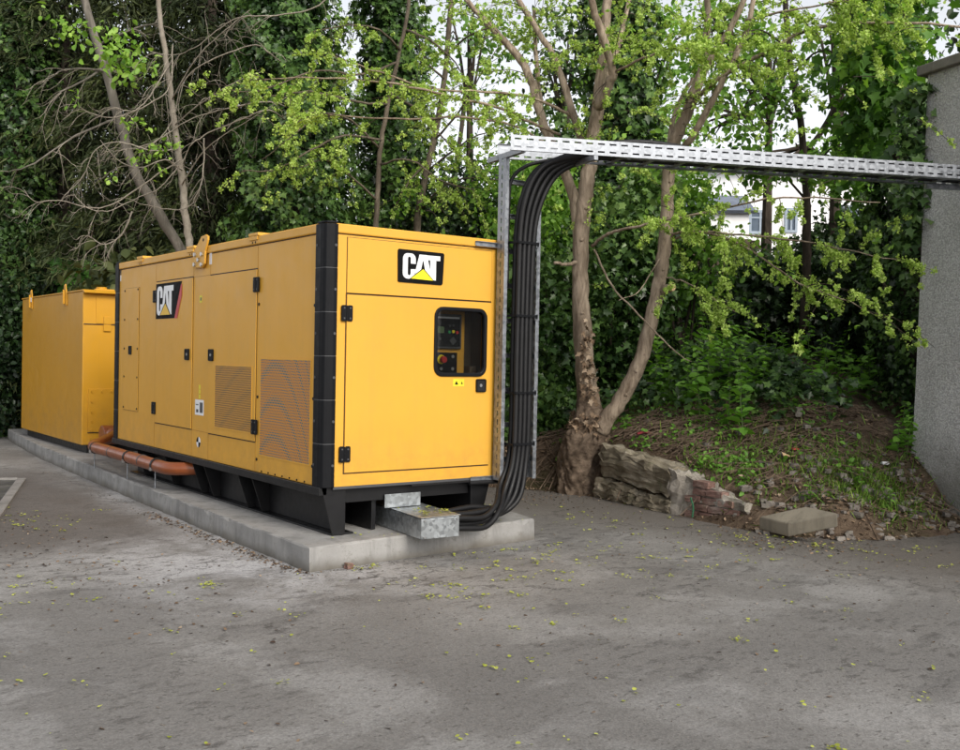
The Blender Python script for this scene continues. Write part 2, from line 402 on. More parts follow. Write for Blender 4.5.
def ring_prism(mb, outer, inner, to3, d0, d1, m=None):
    n = len(outer); vs = []
    for L, d in ((outer, d0), (outer, d1), (inner, d1), (inner, d0)): vs += [to3(u, v, d) for u, v in L]
    fs = []
    for a in range(4):
        b = (a+1) % 4
        fs += [(a*n+i, a*n+(i+1)%n, b*n+(i+1)%n, b*n+i) for i in range(n)]
    mb.add(vs, fs, m)
def smooth_path(pts, n=6):
    """Catmull-Rom through points (any tuple length)"""
    P = np.array(pts, float)
    if len(P) < 3: return [tuple(p) for p in np.linspace(P[0], P[-1], n+1)]
    Q = np.vstack([2*P[0]-P[1], P, 2*P[-1]-P[-2]]); out = []
    for i in range(len(P)-1):
        a, b, c, d = Q[i], Q[i+1], Q[i+2], Q[i+3]
        for t in np.linspace(0, 1, n, endpoint=False):
            out.append(.5*((2*b) + (c-a)*t + (2*a-5*b+4*c-d)*t*t + (3*b-a-3*c+d)*t**3))
    out.append(P[-1]); return [tuple(p) for p in out]

# ------------------------------------------------------------------ leaves
SHAPES = {
 'oval':  (np.array([(0,0,0),(.30,.28,.10),(.26,.68,.08),(0,1,-.04),(-.26,.68,.08),(-.30,.28,.10)]), [(0,1,2,3),(0,3,4,5)]),
 'disc':  (np.array([(0,0,0),(.46,.22,.08),(.46,.74,.08),(0,1,0),(-.46,.74,.08),(-.46,.22,.08)]), [(0,1,2,3),(0,3,4,5)]),
 'lobed': (np.array([(0,0,0),(.30,-.04,.05),(.24,.20,.03),(.52,.38,.08),(.22,.52,.02),(0,1,-.06),(-.22,.52,.02),(-.52,.38,.08),(-.24,.20,.03),(-.30,-.04,.05)]), [(0,1,2,3,4,5),(0,5,6,7,8,9)]),
 'spray': (np.array([(0,0,0),(.10,.3,.03),(.05,.7,.0),(0,1,-.08),(-.05,.7,.0),(-.10,.3,.03)]), [(0,1,2,3),(0,3,4,5)]),
 'blade': (np.array([(-.04,0,0),(.04,0,0),(.028,.55,.06),(0,1,.24),(-.028,.55,.06)]), [(0,1,2,3,4)]),
}
def unit(a): return a / np.maximum(np.linalg.norm(a, axis=1, keepdims=True), 1e-9)
def leaf_mesh(name, P, size, tint, mat, parent=None, shape='oval', nrm=None, flat=.5, droop=.5, direc=None, kind=None):
    """P (N,3) leaf bases; nrm: preferred face normal; flat: how strongly it is kept; droop: how far tips hang"""
    P = np.asarray(P, float); N = len(P)
    V, F = SHAPES[shape]; k = len(V)
    size = np.broadcast_to(np.asarray(size, float), (N,)) * rng.uniform(.5, 1.42, N)
    base = np.array([[0, -.3, .9]]) if nrm is None else np.asarray(nrm, float)
    n = unit(base * flat + unit(rng.normal(size=(N, 3))) * (1 - flat * .5))
    t = unit(rng.normal(size=(N, 3)) + np.array([[0, 0, -droop * 1.6]])) if direc is None else unit(np.asarray(direc, float) + rng.normal(size=(N, 3)) * .25)
    t = unit(t - n * (t * n).sum(1, keepdims=True)); b = np.cross(t, n)
    s = size[:, None, None]
    co = P[:, None, :] + s * (V[None, :, 0:1] * b[:, None, :] + V[None, :, 1:2] * t[:, None, :] + V[None, :, 2:3] * n[:, None, :])
    me = bpy.data.meshes.new(name)
    me.vertices.add(N * k); me.vertices.foreach_set('co', co.astype(np.float32).ravel())
    fl = [len(f) for f in F]; per = sum(fl)
    idx = (np.concatenate([np.array(f) for f in F])[None, :] + (np.arange(N) * k)[:, None]).ravel()
    me.loops.add(N * per); me.loops.foreach_set('vertex_index', idx.astype(np.int32))
    st = (np.cumsum([0] + fl[:-1])[None, :] + (np.arange(N) * per)[:, None]).ravel()
    me.polygons.add(N * len(F)); me.polygons.foreach_set('loop_start', st.astype(np.int32))
    at = me.attributes.new('tint', 'FLOAT', 'POINT')
    at.data.foreach_set('value', np.repeat(np.clip(tint, 0, 1), k).astype(np.float32))
    me.materials.append(M[mat]); me.update(calc_edges=True)
    o = link(bpy.data.objects.new(name, me), parent)
    if kind: o['kind'] = kind
    return o
def clumps(center, radii, nclump, nleaf, cr, shell=.55, squash=.8):
    """leaf points gathered in clumps inside an ellipsoid; returns points, tint, outward normals"""
    c = np.array(center, float); r = np.array(radii, float)
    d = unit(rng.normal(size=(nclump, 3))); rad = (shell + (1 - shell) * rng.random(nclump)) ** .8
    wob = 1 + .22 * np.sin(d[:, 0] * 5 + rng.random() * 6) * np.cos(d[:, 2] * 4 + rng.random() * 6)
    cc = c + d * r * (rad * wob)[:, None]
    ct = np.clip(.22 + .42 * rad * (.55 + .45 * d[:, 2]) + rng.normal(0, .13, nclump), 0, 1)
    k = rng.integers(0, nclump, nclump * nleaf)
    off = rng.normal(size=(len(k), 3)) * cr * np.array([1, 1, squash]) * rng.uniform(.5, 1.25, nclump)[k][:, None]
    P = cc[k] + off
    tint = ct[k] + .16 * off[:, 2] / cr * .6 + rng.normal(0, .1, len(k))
    return P, tint, unit((P - c) / r)
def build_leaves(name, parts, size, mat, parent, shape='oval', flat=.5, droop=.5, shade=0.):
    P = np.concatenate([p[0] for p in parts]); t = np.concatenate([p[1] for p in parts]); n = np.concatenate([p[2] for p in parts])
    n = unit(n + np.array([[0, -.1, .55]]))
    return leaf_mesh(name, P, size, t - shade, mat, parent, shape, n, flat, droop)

# ------------------------------------------------------------------ camera, sky, sun
cd = bpy.data.cameras.new('camera'); cam = link(bpy.data.objects.new('camera', cd))
cd.sensor_width = 36; cd.lens = 36 * 1013.46 / 960; cd.clip_start = .1; cd.clip_end = 2000
cam.matrix_world = Matrix(((0.800378,-0.005007,-0.599474,-3.714539),(-0.599180,0.025718,-0.800201,-6.953524),(0.019424,0.999657,0.017584,1.600000),(0,0,0,1)))
SC.camera = cam
SUN_AZ, SUN_EL = 182., 36.            # degrees clockwise from +Y
w = bpy.data.worlds.new('World'); SC.world = w; w.use_nodes = True
wn = w.node_tree; bg = wn.nodes['Background']
sk = nd(wn, 'ShaderNodeTexSky', sky_type='NISHITA'); sk.sun_disc = False
sk.sun_elevation = R(SUN_EL); sk.sun_rotation = R(SUN_AZ); sk.air_density = 1.; sk.dust_density = 4.; sk.ozone_density = .6
hs = nd(wn, 'ShaderNodeHueSaturation'); hs.inputs['Saturation'].default_value = .3; hs.inputs['Value'].default_value = 1.1
wn.links.new(sk.outputs[0], hs.inputs['Color']); tc_ = nd(wn, 'ShaderNodeTexCoord'); sz_ = nd(wn, 'ShaderNodeSeparateXYZ'); wn.links.new(tc_.outputs['Generated'], sz_.inputs[0])
hz_ = mth(wn, 'POWER', mth(wn, 'SUBTRACT', 1., sz_.outputs[2], clamp=True), 2.4)      # white haze thickening towards the horizon
wn.links.new(mixc(wn, 1., hs.outputs[0], mixc(wn, hz_, (0., 0., 0.), (6.2, 6.2, 6.3)), 'ADD'), bg.inputs['Color']); bg.inputs['Strength'].default_value = .15
sd = bpy.data.lights.new('sun', 'SUN'); sd.energy = 1.8; sd.angle = R(22); sd.color = (1., .93, .82)
so = link(bpy.data.objects.new('sun', sd))
sv = Vector((math.sin(R(SUN_AZ))*math.cos(R(SUN_EL)), math.cos(R(SUN_AZ))*math.cos(R(SUN_EL)), math.sin(R(SUN_EL))))
so.rotation_euler = sv.to_track_quat('Z', 'Y').to_euler(); so.location = (2, -12, 14)
SC.view_settings.view_transform = 'Standard'; SC.view_settings.look = 'None'; SC.view_settings.exposure = 0
SC.cycles.max_bounces = 6; SC.cycles.transparent_max_bounces = 8; SC.cycles.diffuse_bounces = 3
SC.cycles.caustics_reflective = False; SC.cycles.caustics_refractive = False

# ------------------------------------------------------------------ ground
mb = MB(); S = 700
mb.add([(-S,-S,0),(S,-S,0),(S,S,0),(-S,S,0)], [(0,1,2,3)])
tag(mb.build('ground', 'tarmac'), kind='structure')

EDGE = np.array([(-30,17),(-8,15.5),(-2,14.3),(0,13.3),(1.2,12.9),(2.4,11.6),(2.7,8),(2.95,5),(3.5,3.5),(4.25,2.45),(4.46,1.72),(4.27,.25),(4.13,-.50),(4.12,-.85),(4.22,-1.25),(4.75,-1.72),(5.6,-1.95),(6.6,-1.72),(7.5,-1.5),(60,12)], float)
def bank_dist(x, y):
    x = np.asarray(x, float); y = np.asarray(y, float)
    best = np.full(x.shape, 1e9); sgn = np.zeros(x.shape)
    for (ax, ay), (bx, by) in zip(EDGE[:-1], EDGE[1:]):
        ex, ey = bx-ax, by-ay; L = ex*ex+ey*ey
        t = np.clip(((x-ax)*ex+(y-ay)*ey)/L, 0, 1); px, py = ax+t*ex, ay+t*ey
        d = np.hypot(x-px, y-py); s = ex*(y-ay)-ey*(x-ax)
        m = d < best - 1e-9; best = np.where(m, d, best); sgn = np.where(m, np.sign(s), sgn)
    return best * np.where(sgn == 0, 1, sgn)
def sst(a, lo, hi):
    t = np.clip((a-lo)/(hi-lo), 0, 1); return t*t*(3-2*t)
def lump(x, y):
    return (np.sin(x*2.1+1.3*np.sin(y*1.7))*np.cos(y*2.6+.8*np.sin(x*1.2)) * .05 + np.sin(x*5.3+y*3.1)*np.cos(y*6.1-x*2.2)*.022 + np.sin(x*13.1-y*9.7)*np.cos(y*14.3+x*7.)*.009)
def bank_h(x, y):
    x = np.asarray(x, float); y = np.asarray(y, float); d = bank_dist(x, y)

    step = np.interp(y, [-1.0, -.55, .25, 1.75, 2.6, 4.], [.05, .20, .38, .54, .42, .12]) * sst(x, 3.2, 3.9) + .04 * (1 - sst(x, 3.2, 3.9))
    slope = .26 * sst(x, 2.2, 4.4) + .10
    h = sst(d, .0, .32) * step + slope * np.clip(d, 0, 4.6) + .12 * np.clip(d-4.6, 0, 22)
    h += .42 * np.exp(-((x-6.75)**2 + (y+.75)**2) / .55) * sst(d, 0, .5)
    h += .13 * np.exp(-((x-4.8)**2 + (y+1.32)**2) / .10) * sst(d, 0, .15)
    h += lump(x, y) * sst(d, 0, .8) * 1.0
    return np.where(d > -.05, h + .006, -.12 + .12 * np.clip(1 + d*4, 0, 1) * .8)
def bh(x, y): return float(bank_h(np.array([x]), np.array([y]))[0])
xs = np.concatenate([np.arange(-30, 2, 1.), np.arange(2, 11, .09), np.arange(11, 60, 1.)])
ys = np.concatenate([np.arange(-3, 8, .09), np.arange(8, 60, 1.)])
X, Y = np.meshgrid(xs, ys); Z = bank_h(X, Y)
Z = Z + rng.normal(0, .008, Z.shape) * (Z > .03)
nx, ny = len(xs), len(ys)
mb = MB(); mb.v = np.stack([X, Y, Z], -1).reshape(-1, 3).tolist()
mb.f = [(j*nx+i, j*nx+i+1, (j+1)*nx+i+1, (j+1)*nx+i) for j in range(ny-1) for i in range(nx-1) if max(Z[j,i],Z[j,i+1],Z[j+1,i],Z[j+1,i+1]) > -.1]
mb.mi = [0]*len(mb.f)
tag(mb.build('soil_bank', 'soil', smooth=True), kind='structure')

# ------------------------------------------------------------------ concrete plinth under the set
def lerp(a, b, t): return tuple(x+(y-x)*t for x, y in zip(a, b))
outline = [(-.262,-.305),(.6,-.232),(1.4,-.165),(2.04,-.109),(2.115,.223),(2.18,3.),(2.25,6.),(2.3,9.),(2.3,12.05),(1.2,12.12),(.311,12.164),(.165,10.6),(.019,8.783),(-.10,5.6),(-.241,1.563),(-.25,.6)]
pl = []
for a, b in zip(outline, outline[1:]+outline[:1]):
    n = max(2, int(math.dist(a, b) / .12))
    for i in range(n): pl.append((lerp(a, b, i/n), i == 0))
bm = bmesh.new(); top = []; mid = []; bot = []
for (x, y), corner in pl:
    j = 0 if corner else .006
    rr = lambda s: random.uniform(-s, s)
    cx_, cy_ = 1.0 - x, 5.5 - y; L = math.hypot(cx_, cy_); cx_, cy_ = cx_/L, cy_/L
    ch = .012 + (random.random() ** 6) * .035
    top.append(bm.verts.new((x + cx_*ch + rr(j), y + cy_*ch + rr(j), .183 + rr(.002))))
    mid.append(bm.verts.new((x + rr(j), y + rr(j), .183 - ch * random.uniform(.7, 1.2))))
    bot.append(bm.verts.new((x - cx_*.01 + rr(j*1.5), y - cy_*.01 + rr(j*1.5), -.02)))
n = len(top)
for i in range(n):
    k = (i+1) % n
    bm.faces.new((bot[i], bot[k], mid[k], mid[i])); bm.faces.new((mid[i], mid[k], top[k], top[i]))
bm.faces.new(top)
bmesh.ops.recalc_face_normals(bm, faces=bm.faces)
me = bpy.data.meshes.new('concrete_plinth'); bm.to_mesh(me); bm.free(); me.materials.append(M['concrete'])
tag(link(bpy.data.objects.new('concrete_plinth', me)), 'long low grey concrete plinth with chipped edges beneath the yellow machine', 'plinth')
# a little rubble and dirt swept along its foot is part of the litter further down

# ------------------------------------------------------------------ generator
W_, L_, ZB, ZT = 1.65, 5.18, .57, 2.53
G = thing('diesel_generator', 'large yellow enclosed generator', 'generator')
G['label'] = 'large yellow enclosed generator with black corner posts, logo plates and perforated vents'
T_front = lambda u, v, w: (u, -w, v)
T_side = lambda u, v, w: (-w, u, v)
# control window opening in the front
win_out = rrect(1.005, 1.545, 1.435, 2.012, .075); win_in = rrect(1.028, 1.522, 1.458, 1.99, .06)
mb = MB()
mb.box(0, .03, .10, L_-.10, ZB, ZT)             # left side
mb.box(W_-.03, W_, .03, L_-.10, ZB, ZT)         # right side
mb.box(.03, W_-.03, L_-.03, L_, ZB, ZT)         # back
mb.box(.03, W_-.03, .05, L_-.03, ZB, ZB+.03)    # floor
mb.build('canopy', 'yellow', G, bevel=.004)
front = plate_with_hole('front_panel', [(.09,ZB),(W_,ZB),(W_,ZT),(.09,ZT)], win_in, T_front, -.03, 'yellow', G)
# roof lid with drip edge
mb = MB(); mb.prism([(.085,-.012,ZT+.0085),(W_+.012,-.012,ZT+.0085),(W_+.012,L_-.085,ZT+.0085),(W_-.085,L_+.012,ZT+.0085),(.085,L_+.012,ZT+.0085),(-.012,L_-.13,ZT+.0085),(-.012,.13,ZT+.0085)], (0,0,.075))
lid = mb.build('roof', 'yellow', G, bevel=.010)
mb = MB(); mb.box(.004, W_-.004, .004, L_-.004, ZT, ZT+.0085); mb.build('roof_seal', 'gasket', G)
for y in (1.30, 2.78, 4.28):
    mb = MB(); mb.box(-.022, .16, y-.10, y+.10, 2.613, 2.640)
    mb.box(-.022, -.0125, y-.085, y+.085, 2.575, 2.612)
    hc = mb.build('roof_hinge_cover', 'yellow', G, bevel=.006)
    studs('drain_hole', [((-.0135, y+dy, 2.557), (-.0118, y+dy, 2.557)) for dy in (-.03, .03)], .010, 10, 'hole', hc)
# black corner posts: rounded, in six lengths
def corner_post(name, cxy, sx, sy, screws=True):
    x, y = cxy
    segs_ = []
    prof = [(.0,.150),(-.017,.147),(-.020,.06),(-.014,.022),(-.003,-.003),(.022,-.014),(.06,-.020),(.092,-.017),(.096,.0)]
    mbp = MB(); joints = []; sc_ = []
    inner = [(.05,.02),(.02,.05)]
    pts = prof + inner
    H = (2.615 - ZB) / 6
    for k in range(6):
        z0 = ZB - .002 + H*k; z1 = z0 + H - .006
        mbp.prism([(x + sx*a, y + sy*b, z0) for a, b in pts], (0, 0, z1-z0))
        if k < 5: joints.append(z1-.001)
        if screws:
            zc = z0 + H*.5
            sc_ += [((x+sx*.072, y-sy*.0165, zc), (x+sx*.072, y-sy*.0225, zc)), ((x-sx*.0165, y+sy*.12, zc), (x-sx*.022, y+sy*.12, zc))]
    mbp.prism([(x + sx*(a*.9+.006), y + sy*(b*.92+.006), 2.612) for a, b in pts], (0, 0, .016))
    p = mbp.build(name, 'black', G, bevel=.004, smooth=False)
    for z in joints:
        mb = MB(); mb.prism([(x + sx*(a*.96+.002), y + sy*(b*.96+.003), z) for a, b in pts], (0, 0, .008)); mb.build('joint', 'grey_dark', p)
    studs('screw', sc_, .011, 10, 'grey_dark', p)
    return p
corner_post('corner_post', (0, 0), 1, 1)
corner_post('corner_post', (0, L_), 1, -1, False)
corner_post('corner_post', (W_, L_), -1, -1, False)
# panels on the front
def panel(name, to3, u0, u1, v0, v1, gap=(.004,.004,.007,.007), proud=.007, mat='yellow', r=.006, label=None):
    l, rr_, b, t = gap
    mb = MB(); mb.prism([to3(u, v, .0008) for u, v in ((u0-l, v0-b),(u1+rr_, v0-b),(u1+rr_, v1+t),(u0-l, v1+t))], Vector(to3(0,0,.0022))-Vector(to3(0,0,0)))
    g = mb.build('panel_gap', 'gasket', G)
    mb = MB(); mb.prism([to3(u, v, .0032) for u, v in ((u0, v0),(u1, v0),(u1, v1),(u0, v1))], Vector(to3(0,0,proud))-Vector(to3(0,0,0)))
    p = mb.build(name, mat, G, bevel=.003); g.parent = p
    return p
def seam(to3, u0, v0, u1, v1, wd=.004, mat='seam', dpt=.0014):
    mb = MB(); d = Vector((u1-u0, v1-v0)).normalized(); nx_, ny_ = -d.y*wd/2, d.x*wd/2
    mb.prism([to3(u0+nx_, v0+ny_, .0004), to3(u0-nx_, v0-ny_, .0004), to3(u1-nx_, v1-ny_, .0004), to3(u1+nx_, v1+ny_, .0004)], Vector(to3(0,0,dpt))-Vector(to3(0,0,0)))
    return mb.build('panel_seam', mat, G)
panel('front_top_panel', T_front, .181, 1.592, 2.082, 2.512, gap=(.004,.004,.006,.004), proud=.005)
# front door with its window
g = plate_with_hole('door_gap', [(.174,.666),(1.599,.666),(1.599,2.080),(.174,2.080)], win_in, T_front, .0022, 'gasket', G)
for v in g.data.vertices: v.co.y -= .0008
door = plate_with_hole('access_door', [(.181,.677),(1.592,.677),(1.592,2.069),(.181,2.069)], win_in, T_front, .009, 'yellow', G)
for v in door.data.vertices: v.co.y -= .0032
door['label'] = 'wide yellow end door with a rounded control window'
g.parent = door
mb = MB(); ring_prism(mb, rrect(1.003, 1.547, 1.433, 2.014, .082), rrect(1.034, 1.516, 1.464, 1.984, .058), T_front, -.02, .026)
fr = mb.build('window_frame', 'black', door, bevel=.006)
# control cubicle behind the opening
mb = MB()
mb.box(.90, 1.60, .36, .38, 1.36, 2.09); mb.box(.90, .92, .02, .36, 1.36, 2.09); mb.box(.92, 1.60, .02, .36, 1.36, 1.38); mb.box(.92, 1.60, .02, .36, 2.07, 2.09)
mb.box(.92, 1.46, .19, .36, 1.39, 2.065)
mb.build('control_cubicle', 'yellow', G, bevel=.004)
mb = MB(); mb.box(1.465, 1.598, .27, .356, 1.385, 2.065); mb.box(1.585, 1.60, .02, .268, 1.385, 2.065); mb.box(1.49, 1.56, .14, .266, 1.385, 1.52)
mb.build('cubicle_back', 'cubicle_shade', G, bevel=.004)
mb = MB(); mb.box(1.05, 1.410, .165, .188, 1.665, 1.965); cp = mb.build('control_panel', 'black', G, bevel=.006)
mb = MB(); ring_prism(mb, rrect(1.055,1.405,1.67,1.96,.012), rrect(1.069,1.391,1.684,1.946,.008), lambda u,v,w:(u,.164-w,v), 0, .004); mb.build('panel_bezel', 'grey_dark', cp)
mb = MB(); mb.box(1.11, 1.225, .162, .1645, 1.80, 1.855); mb.build('display', 'lcd', cp)
mb = MB(); mb.box(1.08, 1.385, .162, .1645, 1.925, 1.94); mb.build('title_strip', 'white', cp)
for x, z, c, r_ in ((1.195,1.81,'green_vinyl',.013),(1.235,1.815,'logo_yellow',.014),(1.275,1.808,'red',.014),(1.06,1.75,'grey_dark',.012),(1.10,1.75,'grey_dark',.012),(1.20,1.865,'grey_dark',.01),(1.235,1.868,'grey_dark',.01)):
    mb = MB(); x += .085; mb.tube([(x,.1645,z),(x,.157,z)], r_, 12); mb.build('button', c, cp)
mb = MB(); mb.tube([(1.32,.1645,1.735),(1.32,.160,1.735)], .036, 4); mb.build('key_pad', 'grey_dark', cp)
mb = MB(); mb.box(1.05, 1.37, .165, .188, 1.45, 1.635); lp = mb.build('switch_panel', 'black', G, bevel=.004)
mb = MB(); mb.tube([(1.20,.1645,1.575),(1.20,.160,1.575)], .040, 20); mb.build('stop_ring', 'logo_yellow', lp)
mb = MB(); mb.tube([(1.205,.160,1.574),(1.205,.145,1.574)], .016, 16); mb.tube([(1.205,.145,1.574),(1.205,.118,1.574)], [.030,.026], 18); mb.build('stop_button', 'red', lp)
for x, z in ((1.32,1.60),(1.32,1.495),(1.20,1.495),(1.10,1.575)):
    mb = MB(); mb.tube([(x,.1645,z),(x,.158,z)], .014, 12); mb.box(x-.004, x+.004, .152, .158, z-.013, z+.013); mb.build('switch', 'steel', lp)
# window pane
m, nt, b = new_mat('clear_pane')
tr = nd(nt, 'ShaderNodeBsdfTransparent'); tr.inputs['Color'].default_value = (.72,.73,.72,1); gl = nd(nt, 'ShaderNodeBsdfGlossy'); gl.inputs['Roughness'].default_value = .03
mx = nd(nt, 'ShaderNodeMixShader'); fz = nd(nt, 'ShaderNodeFresnel'); fz.inputs['IOR'].default_value = 1.35
nt.links.new(fz.outputs[0], mx.inputs[0]); nt.links.new(tr.outputs[0], mx.inputs[1]); nt.links.new(gl.outputs[0], mx.inputs[2]); nt.links.new(mx.outputs[0], nt.nodes['Material Output'].inputs['Surface'])
M['clear'] = m
mb = MB(); mb.box(1.030, 1.520, .0, .004, 1.460, 1.988); mb.build('window_pane', 'clear', door)
def latch(to3, u, v, s, parent, knob=True):
    mb = MB(); ring_prism(mb, rrect(u-s, u+s, v-s*1.08, v+s*1.08, s*.28), rrect(u-s*.78, u+s*.78, v-s*.86, v+s*.86, s*.22), to3, .001, .018)
    p = mb.build('latch', 'black', parent, bevel=.002)
    mb = MB(); mb.prism([to3(a, c, .009) for a, c in rrect(u-s*.8, u+s*.8, v-s*.88, v+s*.88, s*.2)], Vector(to3(0,0,.003))-Vector(to3(0,0,0))); mb.build('recess', 'hole', p)
    if knob:
        mb = MB(); mb.tube([to3(u-s*.1, v, .010), to3(u-s*.1, v, .018)], s*.26, 14); mb.build('lock', 'steel', p)
    return p
def hinge(to3, u, v, w, h, parent):
    mb = MB()
    for s in (-1, 1):
        c = u + s*w*.27
        mb.prism([to3(a, b_, .008) for a, b_ in rrect(c-w*.23, c+w*.23, v-h/2, v+h/2, .012, 3)], Vector(to3(0,0,.014))-Vector(to3(0,0,0)))
    mb.tube([to3(u, v-h*.47, .018), to3(u, v+h*.47, .018)], w*.11, 10)
    p = mb.build('hinge', 'black', parent, bevel=.002)
    studs('screw', [(to3(u+s*w*.27, v+h*t, .022), to3(u+s*w*.27, v+h*t, .026)) for s in (-1, 1) for t in (-.32, .32)], .007, 8, 'grey_dark', p)
latch(lambda u,v,w: (u,-w-.012,v), 1.492, 1.358, .052, G)
hinge(T_front, .180, 1.922, .098, .125, G); hinge(T_front, .180, .822, .098, .125, G)
def sticker(name, to3, u0, u1, v0, v1, mat, parent, w=.0125, t=.001):
    mb = MB(); mb.prism([to3(u0,v0,w), to3(u1,v0,w), to3(u1,v1,w), to3(u0,v1,w)], Vector(to3(0,0,t))-Vector(to3(0,0,0)))
    return mb.build(name, mat, parent)
st = sticker('warning_sticker', T_front, 1.205, 1.318, 1.352, 1.412, 'sticker_yellow', G)
for tri in ([(1.222,1.366),(1.256,1.366),(1.239,1.398)], [(1.285,1.37),(1.305,1.37),(1.295,1.392)]):
    mb = MB(); mb.prism([T_front(u,v,.0136) for u,v in tri], (0,-.0006,0)); mb.build('pictogram', 'logo_black', st)
# ------------- logo plates: bold condensed letters cut as outlines
def arc(cu, cv, r, a0, a1, n=6): return [(cu + r*math.cos(R(a0+(a1-a0)*i/n)), cv + r*math.sin(R(a0+(a1-a0)*i/n))) for i in range(n+1)]
def letter_c(u0, u1, v0, v1):
    w_ = u1-u0; h = v1-v0; r = w_*.36; s = w_*.38; ri = w_*.12
    out = []
    out += [(u1, v0+h*.60), (u1, v1-r)] + arc(u1-r, v1-r, r, 0, 90)[1:] + arc(u0+r, v1-r, r, 90, 180) + arc(u0+r, v0+r, r, 180, 270) + arc(u1-r, v0+r, r, 270, 360)
    out += [(u1, v0+h*.38), (u1-s, v0+h*.38), (u1-s, v0+h*.22)] + arc((u0+s+u1-s)/2, v0+h*.2, (u1-u0-2*s)/2, 0, -180, 4)[1:] + [(u0+s, v0+h*.80)] + arc((u0+s+u1-s)/2, v0+h*.80, (u1-u0-2*s)/2, 180, 0, 4)[1:] + [(u1-s, v0+h*.60)]
    return out
def letter_a(u0, u1, v0, v1):
    c = (u0+u1)/2; w_ = u1-u0; h = v1-v0
    return [(u0, v0), (c-w_*.20, v1), (c+w_*.20, v1), (u1, v0), (u1-w_*.30, v0), (c+w_*.02, v0+h*.74), (c-w_*.02, v0+h*.74), (u0+w_*.30, v0)]
def letter_t(u0, u1, v0, v1):
    c = (u0+u1)/2; w_ = u1-u0; h = v1-v0
    return [(c-w_*.21, v0), (c-w_*.21, v1-h*.19), (u0, v1-h*.19), (u0, v1), (u1, v1), (u1, v1-h*.19), (c+w_*.21, v1-h*.19), (c+w_*.21, v0)]
def flat(name, pts, to3, w, t, mat, parent):
    mb = MB(); mb.prism([to3(u, v, w) for u, v in pts], Vector(to3(0,0,t))-Vector(to3(0,0,0))); return mb.build(name, mat, parent)
# front plate
u0, u1, v0, v1 = .636, 1.090, 2.190, 2.460
lp_ = flat('logo_plate', [(u0+.012,v0+.003),(u0+.004,v0+.012),(u0,v1-.012),(u0+.012,v1),(u1-.012,v1-.004),(u1,v1-.016),(u1-.012,v0+.014),(u1-.024,v0)], T_front, .0085, .007, 'logo_black', G)
lp_['label'] = 'black end plate with white block letters over a yellow triangle'
U = lambda a: u0 + (u1-u0)*a
Vv = lambda a: v0 + (v1-v0)*a
flat('letter', letter_c(U(.105), U(.375), Vv(.13), Vv(.89)), T_front, .0158, .002, 'white', lp_)
flat('letter', letter_a(U(.335), U(.735), Vv(.15), Vv(.88)), T_front, .0158, .002, 'white', lp_)
flat('letter', letter_t(U(.600), U(.905), Vv(.13), Vv(.875)), T_front, .0162, .002, 'white', lp_)
flat('triangle_outline', [(U(.235),Vv(.115)),(U(.795),Vv(.09)),(U(.535),Vv(.485))], T_front, .0186, .001, 'logo_black', lp_)
flat('triangle', [(U(.275),Vv(.14)),(U(.755),Vv(.12)),(U(.535),Vv(.445))], T_front, .0200, .001, 'logo_yellow', lp_)
# ------------- left side
panel('side_door', T_side, 2.725, 3.775, .838, 2.328, gap=(.004,.004,.010,.012))
panel('side_door', T_side, 1.238, 2.292, .830, 2.322, gap=(.004,.004,.010,.012))
for y in (1.2365, 2.298, 2.722, 3.798): 
    seam(T_side, y, ZB+.004, y, .826); seam(T_side, y, 2.336, y, 2.522)
seam(T_side, 2.298, .834, 2.298, 2.33); seam(T_side, 2.719, .834, 2.719, 2.33); seam(T_side, 3.798, .834, 3.798, 2.33)
seam(T_side, 2.30, .829, 2.72, .833); seam(T_side, 2.30, 2.331, 2.72, 2.331)
ap = panel('bolted_panel', T_side, 4.335, 4.838, .922, 2.303, gap=(.003,.003,.003,.003), proud=.004)
studs('bolt', [((-.006, y, z), (-.0125, y, z)) for z in (.95, 1.30, 1.62, 1.95, 2.28) for y in (4.36, 4.815)], .012, 8, 'black', ap)
latch(T_side, 4.603, 1.602, .046, G, False)
d1, d2 = [o for o in G.children if o.name.startswith('side_door')][:2]
latch(lambda u,v,w: T_side(u,v,w+.009), 2.835, 1.571, .052, G); latch(lambda u,v,w: T_side(u,v,w+.009), 2.222, 1.571, .052, G)
for y, z, p in ((3.79,2.18,d1),(3.79,.99,d1),(1.236,2.19,d2),(1.236,.957,d2)): hinge(T_side, y, z, .11, .13, G)
def vent(y0, y1, z0, z1, mat, parent, w):
    mb = MB(); mb.prism([T_side(u, v, w) for u, v in ((y0,z0),(y1,z0),(y1,z1),(y0,z1))], (-.002,0,0)); p = mb.build('vent', mat, parent)
    mb = MB(); ring_prism(mb, [(y0-.012,z0-.012),(y1+.012,z0-.012),(y1+.012,z1+.012),(y0-.012,z1+.012)], [(y0,z0),(y1,z0),(y1,z1),(y0,z1)], T_side, w-.001, w+.0035); mb.build('vent_frame', 'yellow', p)
    return p
vent(1.310, 2.120, .905, 1.473, 'vent_side', G, .0108)
v2 = vent(.228, 1.145, .728, 1.546, 'vent_near', G, .0008); v2['label'] = 'larger perforated vent beside the black corner post'
studs('panel_bolt', [((-.0003,y,z),(-.007,y,z)) for y, z in ((1.20,1.22),(1.20,.68),(1.20,2.02),(.17,.72),(.17,1.25),(.17,1.98))], .013, 8, 'black', G)
# small row of bolts along the bottom
studs('sill_bolt', [((-.0003,y,.585),(-.006,y,.585)) for y in np.linspace(.3, 1.1, 7)], .008, 6, 'black', G)
